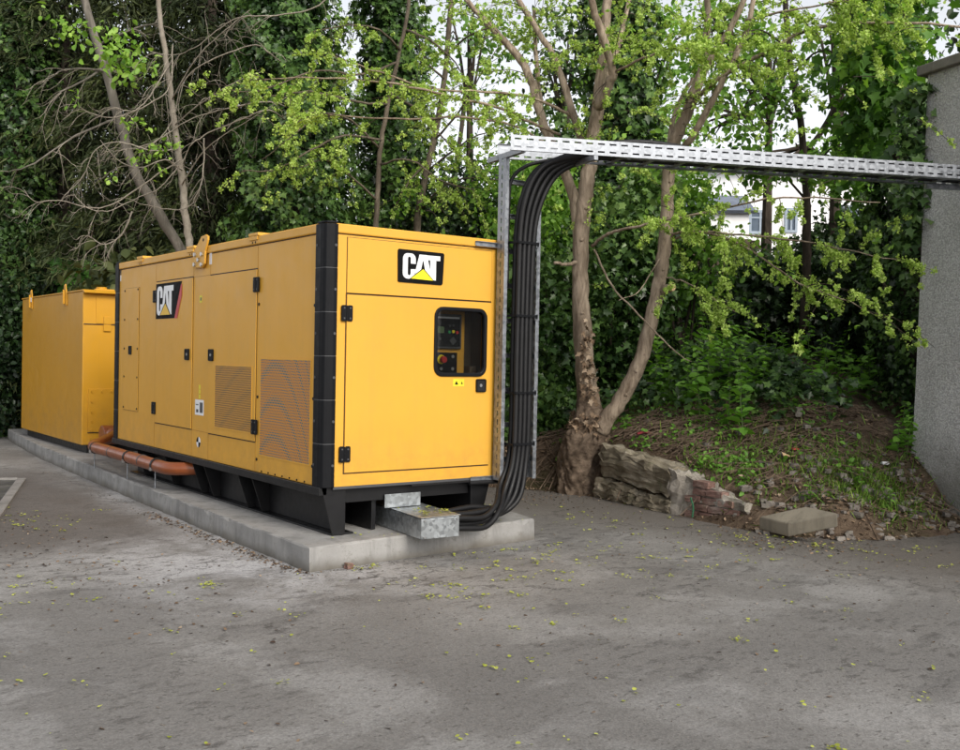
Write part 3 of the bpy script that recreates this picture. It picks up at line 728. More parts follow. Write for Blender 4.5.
# side logo
lq = flat('side_logo', [(3.762,1.938),(3.205,1.938),(3.012,2.308),(3.762,2.308)], lambda u,v,w: T_side(u,v,w), .0108, .0018, 'logo_black', G)
lq['label'] = 'black side decal with white letters and a slanted red edge'
flat('red_band', [(3.205,1.936),(3.13,1.936),(3.006,2.166),(3.006,2.276),(3.030,2.276)], T_side, .0132, .0016, 'red', lq)
T_mir = lambda u, v, w: (-w, -u, v)            # reads left to right for someone facing the left side
Us = lambda a: -3.762 + .73*a
Vs = lambda a: 1.938 + .37*a
flat('letter', letter_c(Us(.045), Us(.275), Vs(.10), Vs(.92)), T_mir, .0134, .0014, 'white', lq)
flat('letter', letter_a(Us(.245), Us(.560), Vs(.12), Vs(.92)), T_mir, .0134, .0014, 'white', lq)
flat('letter', letter_t(Us(.470), Us(.710), Vs(.11), Vs(.92)), T_mir, .0137, .0014, 'white', lq)
flat('triangle_outline', [(Us(.160),Vs(.085)),(Us(.625),Vs(.085)),(Us(.400),Vs(.475))], T_mir, .0154, .0008, 'logo_black', lq)
flat('triangle', [(Us(.195),Vs(.105)),(Us(.590),Vs(.105)),(Us(.400),Vs(.425))], T_mir, .0164, .0008, 'logo_amber', lq)
# lifting lug bracket
mb = MB()
prof = [(2.665,2.415),(2.43,2.405),(2.375,2.44),(2.36,2.56),(2.30,2.66),(2.295,2.695),(2.345,2.715),(2.46,2.705),(2.52,2.66),(2.665,2.56)]
mb.prism([(-.016, y, z) for y, z in prof], (-.020, 0, 0))
lug = mb.build('lifting_lug', 'yellow', G, bevel=.004)
studs('bolt', [((-.036,y,z),(-.052,y,z)) for y, z in ((2.60,2.54),(2.43,2.535),(2.515,2.485),(2.61,2.445),(2.43,2.435))], .021, 6, 'steel', lug)
mb = MB(); mb.tube([(-.0355,2.40,2.668),(-.0375,2.40,2.668)], .016, 12); mb.build('lug_hole', 'hole', lug)
sticker('lug_label', T_side, 2.27, 2.33, 2.43, 2.545, 'white', G, .0008, .0006)
sticker('corner_label', T_side, 4.985, 5.02, 2.40, 2.47, 'white', G, .0008, .0006); sticker('corner_label', T_side, 4.985, 5.02, 2.475, 2.53, 'grey_dark', G, .0008, .0006)
s_ = sticker('maker_label', T_side, 2.42, 2.64, .985, 1.135, 'white', G, .0008, .0006)
for y0, y1, z0, z1 in ((2.445,2.52,1.01,1.11),(2.555,2.61,1.01,1.04),(2.555,2.62,1.08,1.09)): sticker('print', T_side, y0, y1, z0, z1, 'grey_dark', s_, .0016, .0004)
s_ = sticker('warning_sticker', T_side, 2.50, 2.565, 2.075, 2.145, 'sticker_yellow', G, .0008, .0006); sticker('pictogram', T_side, 2.515, 2.545, 2.095, 2.125, 'grey_dark', s_, .0016, .0004)
for z in (1.165, 1.215, 1.26): sticker('warning_sticker', T_side, 2.51, 2.55, z-.02, z+.02, 'sticker_yellow', G, .0008, .0006)
# balance mark: quartered disc
c_ = [(2.541 + .052*math.cos(R(a)), .722 + .052*math.sin(R(a))) for a in range(0, 360, 12)]
cg = flat('balance_mark', c_, T_side, .0008, .0006, 'white', G)
for q in (0, 180): flat('quadrant', [(2.541,.722)] + [(2.541+.052*math.cos(R(q+a)), .722+.052*math.sin(R(q+a))) for a in range(0, 91, 15)], T_side, .0016, .0004, 'logo_black', cg)
# base frame (skid)
mb = MB()
mb.box(-.02, .05, .02, L_+.02, .505, .568); mb.box(.05, W_-.03, L_-.06, L_, .515, .568)
mb.box(W_-.07, W_, .02, L_, .505, .568)
mb.build('base_rail', 'skid', G, bevel=.004)
mb = MB(); mb.box(.185, .197, .035, L_-.3, .20, .568); mb.box(.10, .30, .035, L_-.3, .1845, .199)
mb.box(W_-.21, W_-.195, .035, L_-.3, .20, .568); mb.box(W_-.31, W_-.11, .035, L_-.3, .1845, .199)
sk_ = mb.build('skid_channel', 'skid', G, bevel=.003)
for y in (1.32, 1.62, 2.42, 2.72, 3.5, 4.4):
    mb = MB(); mb.prism([(.01, y, .504), (.184, y, .504), (.184, y, .20), (.115, y, .20)], (0, .012, 0)); mb.build('gusset', 'skid', sk_, bevel=.002)
mb = MB(); mb.prism([(.0,.02,.57-.004),(.215,.02,.566),(.215,.02,.186),(.105,.02,.186)], (0,.014,0)); mb.build('skid_end', 'skid', G, bevel=.003)
mb = MB(); mb.prism([(W_,.02,.566),(W_-.215,.02,.566),(W_-.215,.02,.186),(W_-.105,.02,.186)], (0,.014,0)); mb.build('skid_end', 'skid', G, bevel=.003)
for bx_ in ((.215, W_-.215, .06, .10, .43, .568), (.22, 1.43, .9, .92, .20, .568), (.5, .54, .10, .85, .19, .50)):
    mb = MB(); mb.box(*bx_); mb.build('cross_beam', 'skid', G, bevel=.003)
mb = MB(); mb.box(.09, W_, -.004, .015, .548, .569); mb.build('front_lip', 'grey_dark', G, bevel=.002)
mb = MB(); mb.tube([(.184,1.40,.42),(.150,1.40,.42)], .06, 20); mb.build('lift_eye', 'skid', G)
s_ = sticker('lifting_sticker', T_side, 1.435, 1.495, .315, .42, 'white', G, -.184, .0008)
for z in (.345, .39):
    mb = MB(); ring_prism(mb, [(1.465+.02*math.cos(R(a)), z+.02*math.sin(R(a))) for a in range(0,360,24)], [(1.465+.009*math.cos(R(a)), z+.009*math.sin(R(a))) for a in range(0,360,24)], T_side, -.1826, -.1820); mb.build('sticker_ring', 'green_vinyl', s_)
sticker('lifting_sticker', T_side, .22, .26, .40, .45, 'green_vinyl', G, -.184, .0008)

# ------------------------------------------------------------------ fuel tank behind it
TX0, TX1, TY0, TY1, TZ0, TZ1 = .205, 1.50, 7.27, 10.72, .30, 2.39
TK = thing('fuel_tank', 'plain yellow steel fuel tank with lifting lugs standing behind the generator', 'fuel tank', (0,0,0))
mb = MB(); mb.box(TX0, TX1, TY0, TY1, TZ0, TZ1); mb.build('tank_body', 'tank_yellow', TK, bevel=.012)
mb = MB(); mb.prism([(TX0-.01,TY0-.10,2.365),(TX0-.01,TY0+.02,2.392),(TX0-.01,TY1+.02,2.392),(TX0-.01,TY1+.02,2.412),(TX0-.01,TY0-.02,2.414),(TX0-.01,TY0-.105,2.378)], (TX1-TX0+.02,0,0)); tt = mb.build('tank_top', 'tank_yellow', TK, bevel=.004)
mb = MB(); mb.tube([(.52,TY0+.25,2.41),(.52,TY0+.25,2.47)], .07, 16); mb.box(.40,.66,TY0+.12,TY0+.18,2.412,2.44); mb.build('filler_cap', 'tank_yellow', tt, bevel=.004)
mb = MB(); mb.box(TX0+.17, TX1-.05, TY0-.008, TY0-.0005, TZ1-.43, TZ1-.05); mb.build('cabinet_door', 'tank_yellow', TK, bevel=.003)
mb = MB(); mb.box(TX0+.01, TX1-.01, TY0-.005, TY0-.0005, TZ1-.451, TZ1-.437); mb.build('door_gap', 'gasket', TK)
for z0_, z1_ in ((1.95,2.055),(1.855,1.945)):
    mb = MB(); mb.box(.475,.575,TY0-.024,TY0-.009,z0_,z1_); mb.build('hasp', 'tank_yellow', TK, bevel=.004)
mb = MB(); mb.box(.285, .98, TY0-.014, TY0-.0005, .475, 1.065); hp = mb.build('hatch', 'tank_yellow', TK, bevel=.003)
mb = MB(); mb.box(.283, .982, TY0-.012, TY0-.0008, .462, .4745); mb.build('hatch_shadow_gap', 'gasket', hp)
studs('bolt', [((x,TY0-.014,z),(x,TY0-.030,z)) for x in (.335,.47,.60,.73,.86) for z in (.50, 1.03)] + [((.335,TY0-.014,z),(.335,TY0-.030,z)) for z in (.62,.75,.89)], .018, 6, 'tank_yellow', hp)
studs('drain_plug', [((.335,TY0-.0005,.385),(.335,TY0-.02,.385))], .022, 6, 'tank_yellow', TK)
for y in (10.10, 8.13):
    mb = MB(); mb.prism([(TX0-.001,y-.085,2.22),(TX0-.001,y+.085,2.22),(TX0-.001,y+.075,2.42),(TX0-.001,y+.05,2.51),(TX0-.001,y-.02,2.525),(TX0-.001,y-.07,2.42)], (-.016,0,0))
    lg = mb.build('lifting_lug', 'tank_yellow', TK, bevel=.003)
    mb = MB(); mb.box(TX0-.045, TX0-.0175, y-.012, y+.008, 2.24, 2.44); mb.build('lug_rib', 'tank_yellow', lg, bevel=.003)
sticker('lug_label', lambda u,v,w:(TX0-w,u,v), 10.02, 10.15, 2.33, 2.40, 'white', TK, .024, .001)
mb = MB(); mb.box(TX0+.085, TX1-.08, TY0+.06, TY1-.06, .184, .30); mb.build('tank_base', 'skid', TK, bevel=.004)

# ------------------------------------------------------------------ orange bund pipe along the plinth
PP = thing('waste_pipe', 'glossy orange plastic pipe on short stands running beside the skid', 'pipe')
path = smooth_path([(.45,6.45,.52),(.12,6.0,.455),(-.05,5.78,.435),(-.12,5.50,.43),(-.12,4.9,.43),(-.12,4.0,.425),(-.12,3.32,.42),(-.10,3.05,.42),(.0,2.88,.43),(.17,2.80,.44)], 5)
mb = MB(); mb.tube(path, .066, 18); mb.build('pipe_run', 'pipe', PP, smooth=True)
mb = MB(); mb.tube([(.62,6.9,.46),(.36,6.9,.46)], .13, 20); mb.build('pipe_flange', 'pipe', PP, bevel=.01)
mb = MB(); mb.tube([(.45,6.88,.46),(.45,6.5,.50)], .09, 16); mb.build('pipe_socket', 'pipe', PP, smooth=True)
for y in (5.48, 4.25, 3.36):
    mb = MB(); mb.tube([(-.12,y-.02,.427),(-.12,y+.02,.427)], .072, 18); cl = mb.build('pipe_clip', 'rubber', PP)
    mb = MB(); mb.box(-.195,-.17,y-.02,y+.02,.372,.405); mb.build('clip_bolt', 'steel', cl)
    mb = MB(); mb.tube([(-.135,y,.38),(-.135,y,.185)], .007, 8); mb.build('stand', 'galv', PP)
for y in (4.85, 3.8):
    mb = MB(); mb.tube([(-.12,y-.012,.428),(-.12,y+.012,.428)], .0685, 18); mb.build('pipe_joint', 'grey_dark', PP)

# ------------------------------------------------------------------ galvanised cable box in front
BX = thing('cable_entry_box', 'galvanised sheet metal box poking out from under the generator over the plinth edge', 'cable box', (0,0,0))
sh = lambda y: -.052*(y+.47)                 # slight skew of the box
bx0, bx1 = .605, .945
mb = MB(); 
mb.add([(bx0,-.475,.187),(bx1,-.50,.187),(bx1+.09,.45,.187),(bx0+.09,.45,.187),(bx0,-.475,.342),(bx1,-.50,.349),(bx1+.09,.45,.352),(bx0+.09,.45,.352)], [(0,3,2,1),(4,5,6,7),(0,1,5,4),(1,2,6,5),(2,3,7,6),(3,0,4,7)])
mb.build('box_body', 'galv_box', BX, bevel=.004)
mb = MB(); mb.add([(bx0-.008,-.483,.349),(bx1+.008,-.508,.355),(bx1+.098,.44,.358),(bx0+.082,.44,.358),(bx0-.008,-.483,.354),(bx1+.008,-.508,.360),(bx1+.098,.44,.363),(bx0+.082,.44,.363)], [(0,3,2,1),(4,5,6,7),(0,1,5,4),(1,2,6,5),(2,3,7,6),(3,0,4,7)])
mb.build('box_lid', 'galv_box', BX, bevel=.002)
mb = MB(); mb.box(.585, .93, .035, .042, .365, .475); mb.build('back_flange', 'galv_box', BX, bevel=.002)
studs('rivet', [((x,y,z),(x,y-.006,z)) for x, y, z in ((.63,-.483,.33),(.63,-.483,.2),(.92,-.504,.33))], .008, 8, 'steel', BX)

# ------------------------------------------------------------------ vertical cable ladder, its brackets and the overhead tray
def slot_web(name, o, du, dv, Lu, Lv, rows, pitch, slot, hgt, th, mat, parent, skip=.03):
    """perforated strip: origin o, unit axes du (along) and dv (across); rows = list of v centres; built as bars round real openings"""
    o, du, dv = Vector(o), Vector(du).normalized(), Vector(dv).normalized(); n_ = du.cross(dv).normalized() * th
    mb = MB()
    def bar(a0, a1, b0, b1): mb.prism([o+du*a0+dv*b0, o+du*a1+dv*b0, o+du*a1+dv*b1, o+du*a0+dv*b1], n_)
    b = 0.
    for vc in rows:
        bar(0, Lu, b, vc-hgt/2)
        a = 0.; k = skip
        while k + slot < Lu:
            bar(a, k, vc-hgt/2, vc+hgt/2); a = k + slot; k += pitch
        bar(a, Lu, vc-hgt/2, vc+hgt/2)
        b = vc + hgt/2
    bar(0, Lu, b, Lv)
    return mb
LD = thing('cable_ladder', 'upright galvanised cable ladder with slotted rails at the generator corner', 'cable ladder')
ZL0, ZL1 = .545, 3.345
YF, YB_ = -.135, -.04
for x, s in ((1.625, 1), (2.025, -1)):
    mb = slot_web('rail', (x, YB_, ZL0), (0,0,1), (0,-1,0), ZL1-ZL0-(.28 if s < 0 else 0), YB_-YF, [.047], .075, .045, .012, .003, 'galv', LD)
    zt = ZL1-(.28 if s < 0 else 0)
    fl = .038
    mb.box(min(x, x+s*fl), max(x, x+s*fl), YF-.003, YF, ZL0, zt); mb.box(min(x, x+s*.03), max(x, x+s*.03), YB_, YB_+.003, ZL0, zt)
    mb.build('rail', 'galv', LD)
for z in np.arange(.72, 3.2, .30):
    mb = MB(); mb.box(1.630, 2.020, -.068, -.048, z-.02, z+.02); mb.box(1.630, 2.020, -.085, -.068, z-.02, z-.016); mb.box(1.630, 2.020, -.085, -.068, z+.016, z+.02)
    mb.build('rung', 'galv', LD)
# brackets tying the ladder to the canopy
for z in (2.565, .558):
    br = MB(); x0 = 1.405 if z > 1 else 1.40
    br.box(x0, 1.70, -.020, -.016, z-.021, z+.021); br.box(x0, 1.70, -.0385, -.0205, z+.017, z+.021); br.box(x0, 1.70, -.0385, -.0205, z-.021, z-.017)
    tag(br.build('strut_channel', 'galv'), 'short galvanised strut fixing the ladder to the %s of the yellow end face' % ('top corner' if z > 1 else 'bottom edge'), 'bracket')
mb = MB(); mb.box(.80, 1.38, -.030, -.012, .536, .547); mb.tube([(1.38,-.03,.53),(1.72,-.03,.525)], .018, 10)
tag(mb.build('sill_strip', 'rubber'), 'dirty dark strip and rod under the yellow end door sill', 'strip')
# overhead tray
TA = R(22.); tt_ = Vector((math.cos(TA), -math.sin(TA), .0095)).normalized(); tn = Vector((math.sin(TA), math.cos(TA), 0))
O = Vector((1.481, -.38, 3.312)); TL = 5.75; TWD = .40; TH = .126
TR = thing('cable_tray', 'long galvanised slotted cable tray spanning overhead from ladder to grey wall', 'cable tray')
up = tt_.cross(tn) * -1
if up.z < 0: up = -up
for off, sgn in ((0., 1), (TWD, -1)):
    mb = slot_web('tray_rail', O + tn*off, tt_, up, TL, TH, [.030, .096], .105, .062, .014, .002*1, 'galv', TR)
    a = O + tn*off
    for q in (0., TH-.0015):
        mb.prism([a+up*q, a+tt_*TL+up*q, a+tt_*TL+up*q+tn*sgn*.022, a+up*q+tn*sgn*.022], up*.0015)
    mb.build('tray_rail', 'galv', TR)
for s in np.arange(1.0, TL, .30):
    a = O + tt_*s + up*.010 + tn*.003
    mb = MB(); mb.prism([a, a+tt_*.045, a+tt_*.045+tn*(TWD-.006), a+tn*(TWD-.006)], up*.018)
    mb.build('tray_rung', 'galv', TR)
# slotted skirt along the far lower edge
mb = slot_web('skirt', O + tt_*1.0 + tn*(TWD-.06) - up*.002, tt_, tn, TL-1.0, .058, [.029], .105, .062, .014, .002, 'galv', TR); mb.build('tray_base_strip', 'galv', TR)
mb = slot_web('skirt', O + tt_*1.0 + tn*.024 - up*.002, tt_, tn, TL-1.0, .05, [.025], .105, .062, .014, .002, 'galv', TR); mb.build('tray_base_strip', 'galv', TR)
# cross struts carrying the tray
def strut(a, b, label):
    a, b = Vector(a), Vector(b); d = (b-a).normalized(); sd_ = Vector((d.y, -d.x, 0)).normalized()
    mb = MB(); h = .042; w_ = .021
    for lo, hi, z0, z1 in ((-w_,w_,0,.003),(-w_,-w_+.003,.003,h),(w_-.003,w_,.003,h),(-w_+.003,-w_+.012,h-.003,h),(w_-.012,w_-.003,h-.003,h)):
        mb.prism([a+sd_*lo+Vector((0,0,z0)), a+sd_*hi+Vector((0,0,z0)), a+sd_*hi+Vector((0,0,z1)), a+sd_*lo+Vector((0,0,z1))], b-a)
    mb.prism([a+sd_*-w_, a+sd_*w_, a+sd_*w_+Vector((0,0,h)), a+sd_*-w_+Vector((0,0,h))], d*.004)
    return tag(mb.build('strut_channel', 'galv'), label, 'bracket')
strut((1.60,-.40,3.315-.012), (1.68,.17,3.315-.012), 'galvanised strut laid across the top of the upright ladder')
strut((2.14,-.70,3.270), (2.24,-.16,3.270), 'galvanised strut under the tray where the black cables leave it')
strut(O+tt_*4.22+tn*.28-Vector((0,0,.055)), O+tt_*5.35+tn*.28-Vector((0,0,.055)), 'galvanised arm holding the tray end on the grey wall')

# ------------------------------------------------------------------ cables
CT = O + tt_*1.15
def tray_pt(s, n_, z): return tuple(O + tt_*s + tn*n_ + up*z)
k = 0
for layer, ys in ((0, -.205), (1, -.140)):
    for i in range(4):
        x = 1.728 + i*.047 + layer*.010; r_ = .0235
        y = ys
        ex, ey, ez = .965, -.44 + i*.075 + layer*.03, .235 + layer*.075 + (i % 2)*.02
        low = [(ex-.10, ey, ez), (ex+.05, ey, ez), (ex+.30+.015*i, ey+.02, ez-.012+.010*i), (1.44+i*.046, ey*.7+y*.3, .33-.018*i+layer*.05), (1.60+i*.055, y-.03, .47-.02*i+layer*.04), (1.706+i*.048, y, .70), (x, y, 1.0)]
        mid_ = [(x, y, 1.6), (x+.004, y, 2.2), (x+.008+.004*i, y-.005, 2.66), (x+.030+.012*i, y-.03, 2.93), (x+.095+.022*i, y-.08, 3.15)]
        upr = [(x+.215+.02*i, y-.16, 3.275-.004*i), tray_pt(.76+.03*i, .07+.065*i, .028+.045*layer), tray_pt(1.1, .065+.075*i, .040+.053*layer), tray_pt(2.4, .06+.08*i, .040+.053*layer), tray_pt(TL-.05, .06+.08*i, .040+.053*layer)]
        mb = MB(); mb.tube(smooth_path(low + mid_ + upr, 6), r_, 10)
        tag(mb.build('power_cable', 'rubber', smooth=True), 'thick black power cable in the bundle looping from the metal box up to the tray', 'cable', 'black power cables on the ladder')
# slack loop that rises above the tray side and a thin lone cable by the left rail
mb = MB(); mb.tube(smooth_path([tray_pt(.70,.10,.06), tray_pt(.95,.12,.135), tray_pt(1.25,.14,.168), tray_pt(1.6,.15,.150), tray_pt(1.95,.16,.11), tray_pt(2.6,.16,.10)], 6), .024, 10)
tag(mb.build('power_cable', 'rubber', smooth=True), 'black cable humped above the top edge of the tray', 'cable')
mb = MB(); mb.tube(smooth_path([(1.69,-.10,2.2),(1.69,-.10,2.9),(1.70,-.12,3.12),(1.78,-.2,3.235),(1.95,-.30,3.295),tray_pt(.72,.16,.02),tray_pt(1.2,.2,.04)], 6), .016, 8)
tag(mb.build('control_cable', 'rubber', smooth=True), 'thin single black cable arching from the left ladder rail onto the tray', 'cable')
for z in (2.585, 1.96, 1.30, .86):
    mb = MB(); x0, x1 = (1.697, 1.905) if z > .9 else (1.69, 1.90)
    mb.box(x0-.01, x1+.015, -.238, -.228, z-.010, z+.010); mb.box(x0-.014, x0-.004, -.238, -.06, z-.010, z+.010); mb.box(x1+.012, x1+.022, -.238, -.06, z-.010, z+.010)
    ct = mb.build('cable_tie', 'black', LD)
    mb = MB(); mb.box(x1+.022, x1+.075, -.20, -.06, z-.028, z-.022); mb.box(x1+.022, x1+.028, -.20, -.06, z-.022, z+.028); mb.box(x1+.055, x1+.062, -.20, -.07, z-.022, z+.02); mb.build('clip', 'galv', ct)
    mb = MB(); mb.box(x0-.05, x0-.02, -.12, -.06, z-.012, z+.012); mb.build('clip_bolt', 'galv', ct)

# ------------------------------------------------------------------ roughcast wall on the right
WO = Vector((6.417, -1.629, 0)); wd = Vector((.276, .961, 0)); wn_ = Vector((.961, -.276, 0))
WL = thing('rendered_wall', 'tall grey roughcast building wall with stone coping at the right', 'wall')
def wpt(s, d, z): return WO + wd*s + wn_*d + Vector((0, 0, z))
mb = MB()
# front face slightly battered at its far corner and flared at the foot
N = 30
prof = [(-4.5, 0)]
vs = []; zz = [-.1, .25, .48, .62, .8, 1.4, 2.4, 3.4, 4.4, 4.70]
off = [.20, .19, .16, .085, .062, .045, .028, .014, .004, 0.]
for z, o_ in zip(zz, off):
    vs += [wpt(-4.5, -o_*.2, z), wpt(-1.2, -o_*.2, z), wpt(.565+o_, -o_*.25, z), wpt(.565+o_, 3.0, z), wpt(-4.5, 3.0, z)]
fs = []
for j in range(len(zz)-1):
    for i in range(5): fs.append((j*5+i, j*5+(i+1)%5, (j+1)*5+(i+1)%5, (j+1)*5+i))
fs.append(tuple(range((len(zz)-1)*5, len(zz)*5)))
mb.add(vs, fs); mb.build('wall_face', 'roughcast', WL)
mb = MB()
for a, b in ((-4.5,-2.7),(-2.695,-1.2),(-1.195,.07),(.075,.66)):
    mb.add([wpt(a,-.07,4.70),wpt(b,-.07,4.70),wpt(b,3.05,4.70),wpt(a,3.05,4.70),wpt(a,-.07,4.805),wpt(b,-.07,4.805),wpt(b,3.05,4.86),wpt(a,3.05,4.86)], [(0,3,2,1),(4,5,6,7),(0,1,5,4),(1,2,6,5),(2,3,7,6),(3,0,4,7)])
mb.build('coping', 'coping', WL, bevel=.012)

# ------------------------------------------------------------------ white house up the hill
HS = thing('house', 'white rendered house with grey framed windows seen through the trees', 'house', (23.5, 13.4, 0), R(-39))
mb = MB(); mb.box(-9, 9, 0, 7, 2.5, 7.75); mb.build('wall', 'house_white', HS)
mb = MB(); mb.prism([(-9.3,-.35,7.751),(-9.3,7.35,7.751),(-9.3,3.5,8.3)], (18.6,0,0)); mb.build('roof', 'slate', HS)
mb = MB(); mb.prism([(-3.4,-1.6,6.15),(-3.4,-.001,6.85),(-3.4,-.001,6.95),(-3.4,-1.7,6.23)], (2.2,0,0)); mb.build('porch_roof', 'slate', HS)
mb = MB(); mb.box(-3.3,-1.35,-1.45,-.01,2.5,6.2); mb.build('porch', 'house_white', HS)
for x, z, w_, h in [(-0.68, 6.11, 0.72, 0.76), (0.3, 6.18, 0.4, 0.79), (2.07, 6.28, 0.72, 0.82)]:
    mb = MB(); ring_prism(mb, [(x-w_/2,z-h/2),(x+w_/2,z-h/2),(x+w_/2,z+h/2),(x-w_/2,z+h/2)], [(x-w_/2+.08,z-h/2+.08),(x+w_/2-.08,z-h/2+.08),(x+w_/2-.08,z+h/2-.08),(x-w_/2+.08,z+h/2-.08)], lambda u,v,w:(u,-w,v), -.02, .06)
    mb.box(x-.03, x+.03, -.05, -.001, z-h/2+.08, z+h/2-.08); mb.box(x-w_/2+.08, x+w_/2-.08, -.045, -.002, z+h*.15, z+h*.15+.05)
    f_ = mb.build('window', 'window_grey', HS)
    mb = MB(); mb.box(x-w_/2+.08, x+w_/2-.08, -.02, -.003, z-h/2+.08, z+h/2-.08); mb.build('pane', 'pane', f_)
# old dark wall between the trees and the house garden
a, b = Vector((10.99, 6.43, 2.77)), Vector((12.97, 6.19, 2.86))
mb = MB()
for r in range(7):
    x = 0.; L = (b-a).length; e = (b-a).normalized(); o_ = Vector((e.y, -e.x, 0))
    while x < L:
        l = random.uniform(.25, .55); p = a + e*x; z0 = 2.4 + r*.24
        q = random.uniform(0, .04)
        mb.prism([Vector((p.x,p.y,z0))+o_*q, Vector((p.x,p.y,z0))+e*(l-.02)+o_*q, Vector((p.x,p.y,z0+.225))+e*(l-.02)+o_*q, Vector((p.x,p.y,z0+.225))+o_*q], -o_*.4); x += l
tag(mb.build('garden_wall', 'garden_stone', bevel=.02), 'dark brown old stone wall half hidden behind the branches', 'wall')

# ------------------------------------------------------------------ broken retaining wall at the foot of the bank
RW = thing('retaining_wall', 'crumbling low retaining wall of mossy sandstone blocks and red bricks', 'retaining wall')
def rough_block(mb, o, e, n_, L, D, z0, z1, z0b=None, z1b=None, cuts=4, amp=.03, m=None):
    """rough stone: o start, e along, n_ outward (front)."""
    o, e, n_ = Vector(o), Vector(e), Vector(n_); z0b = z0 if z0b is None else z0b; z1b = z1 if z1b is None else z1b
    bm = bmesh.new(); bmesh.ops.create_cube(bm, size=1.); bmesh.ops.subdivide_edges(bm, edges=bm.edges, cuts=cuts, use_grid_fill=True)
    sx, sy = random.random()*9, random.random()*9
    idx = {}
    vs = []; fs = []
    for i, v in enumerate(bm.verts):
        idx[v] = i; u, q, z = v.co.x+.5, v.co.y+.5, v.co.z+.5
        # soften corners
        cc = Vector((v.co.x, v.co.y, v.co.z)); rr_ = sum(abs(c)**6 for c in (cc*2))**(1/6); k_ = 1-.045*max(0, rr_-1)/.2
        u, q, z = .5+cc.x*k_, .5+cc.y*k_, .5+cc.z*k_
        zb, zt = z0+(z0b-z0)*u, z1+(z1b-z1)*u
        p = o + e*(u*L) + n_*(-(1-q)*D) + Vector((0,0,zb+(zt-zb)*z))
        p += Vector((math.sin(p.y*17+sx)+math.sin(p.z*23+sy), math.sin(p.x*19+sy)+math.sin(p.z*29), math.sin(p.x*21+p.y*17+sx)))*amp*.45 + Vector((random.gauss(0,1),random.gauss(0,1),random.gauss(0,1)))*amp*.3
        vs.append(p)
    for f in bm.faces: fs.append([idx[v] for v in f.verts])
    bm.free(); mb.add(vs, fs, m); return mb
RA, RB, RC = Vector((4.481, 1.662, 0.0)), Vector((4.27, 0.274, 0.0)), Vector((4.242, -0.643, 0.0))
e1 = (RB-RA).normalized(); n1 = Vector((e1.y, -e1.x, 0)); 
if n1.x > 0: n1 = -n1
e2 = (RC-RB).normalized(); n2 = Vector((e2.y, -e2.x, 0))
if n2.x > 0: n2 = -n2
L1 = (RB-RA).length; L2 = (RC-RB).length
for o_, L, D, z0, z1, z0b, z1b, lab in (
    (RA+n1*.015, L1*.97, .42, .27, .62, .17, .46, 'longest upper sandstone block, tilted'),
    (RA+n1*.07+e1*.03, L1*.50, .34, -.05, .235, -.05, .18, None),
    (RA+n1*.05+e1*(L1*.56), L1*.42, .34, -.05, .15, -.05, .13, None)):
    mb = MB(); rough_block(mb, o_, e1, n1, L, D, z0, z1, z0b, z1b, 9, .034); mb.build('stone_block', 'stone', RW, smooth=False, label=lab, bevel=.004)
mb = MB(); rough_block(mb, RB+n2*.01-e2*.10, e2, n2, .30, .34, -.03, .47, -.03, .40, 6, .03); mb.build('mortar_lump', 'mortar', RW)
mb = MB(); rough_block(mb, RB-n2*.01+e2*.10, e2, n2, L2*.92, .30, -.03, .42, -.03, .22, 8, .03); mb.build('mortar_core', 'mortar', RW)
for r in range(5):
    x = .16 + (r % 2)*.10; z = .005 + r*.078
    while x < L2-.14:
        top = .44 - .20*(x/L2)
        if z + .06 < top and random.random() > .06:
            l = random.uniform(.19, .225); mb = MB(); rough_block(mb, RB+n2*(.016+random.uniform(-.006,.008))+e2*x, e2, n2, l-.014, .11, z, z+.066, None, None, 3, .007)
            mb.build('brick', 'brick', RW); x += l
        else: x += .10

# loose concrete slab
sl = MB(); tl, tf, trr = Vector((4.123, -0.92, 0.15)), Vector((4.018, -1.321, 0.15)), Vector((4.102, -1.774, 0.3))
fr_ = tl + (trr-tf)
tops = [tl, tf, trr, fr_]; th = Vector((.01,0,-.125))
sl.add([p+th for p in tops]+tops, [(0,3,2,1),(4,5,6,7),(0,1,5,4),(1,2,6,5),(2,3,7,6),(3,0,4,7)])
tag(sl.build('concrete_slab', 'slab', bevel=.012), 'broken buff concrete slab lying at the edge of the soil bank', 'slab')

# kerb strip at the left edge
KB = MB(); KP = [Vector(p) for p in ((-0.75, 6.134, 0.03), (-1.148, 4.914, 0.03), (-1.622, 3.273, 0.03))]
d_ = (KP[2]-KP[0]).normalized(); sd_ = Vector((d_.y,-d_.x,0))
if sd_.x > 0: sd_ = -sd_
P0, P1 = KP[0]-d_*.02, KP[0]+d_*6
KB.prism([P0, P1, P1+sd_*.10, P0+sd_*.10], (0,0,-.08))
Q0 = P0; Q1 = Q0 + sd_*2.5 + d_*-.3
pk = (Q1-Q0).normalized(); pn = Vector((pk.y,-pk.x,0))
KB.prism([Q0+sd_*.101, Q1, Q1+pn*.07, Q0+sd_*.101+pn*.07], (0,0,-.08))
tag(KB.build('kerb_edging', 'kerb', bevel=.008), 'narrow pale concrete edging strip at the left edge of the yard', 'kerb')
mb = MB(); mb.add([P0+sd_*.10+Vector((0,0,-.026)), P1+sd_*.10+Vector((0,0,-.026)), P1+sd_*3+Vector((0,0,-.026)), Q1+Vector((0,0,-.026))], [(0,1,2,3)])
tag(mb.build('gravel_bed', 'gravel'), kind='structure')

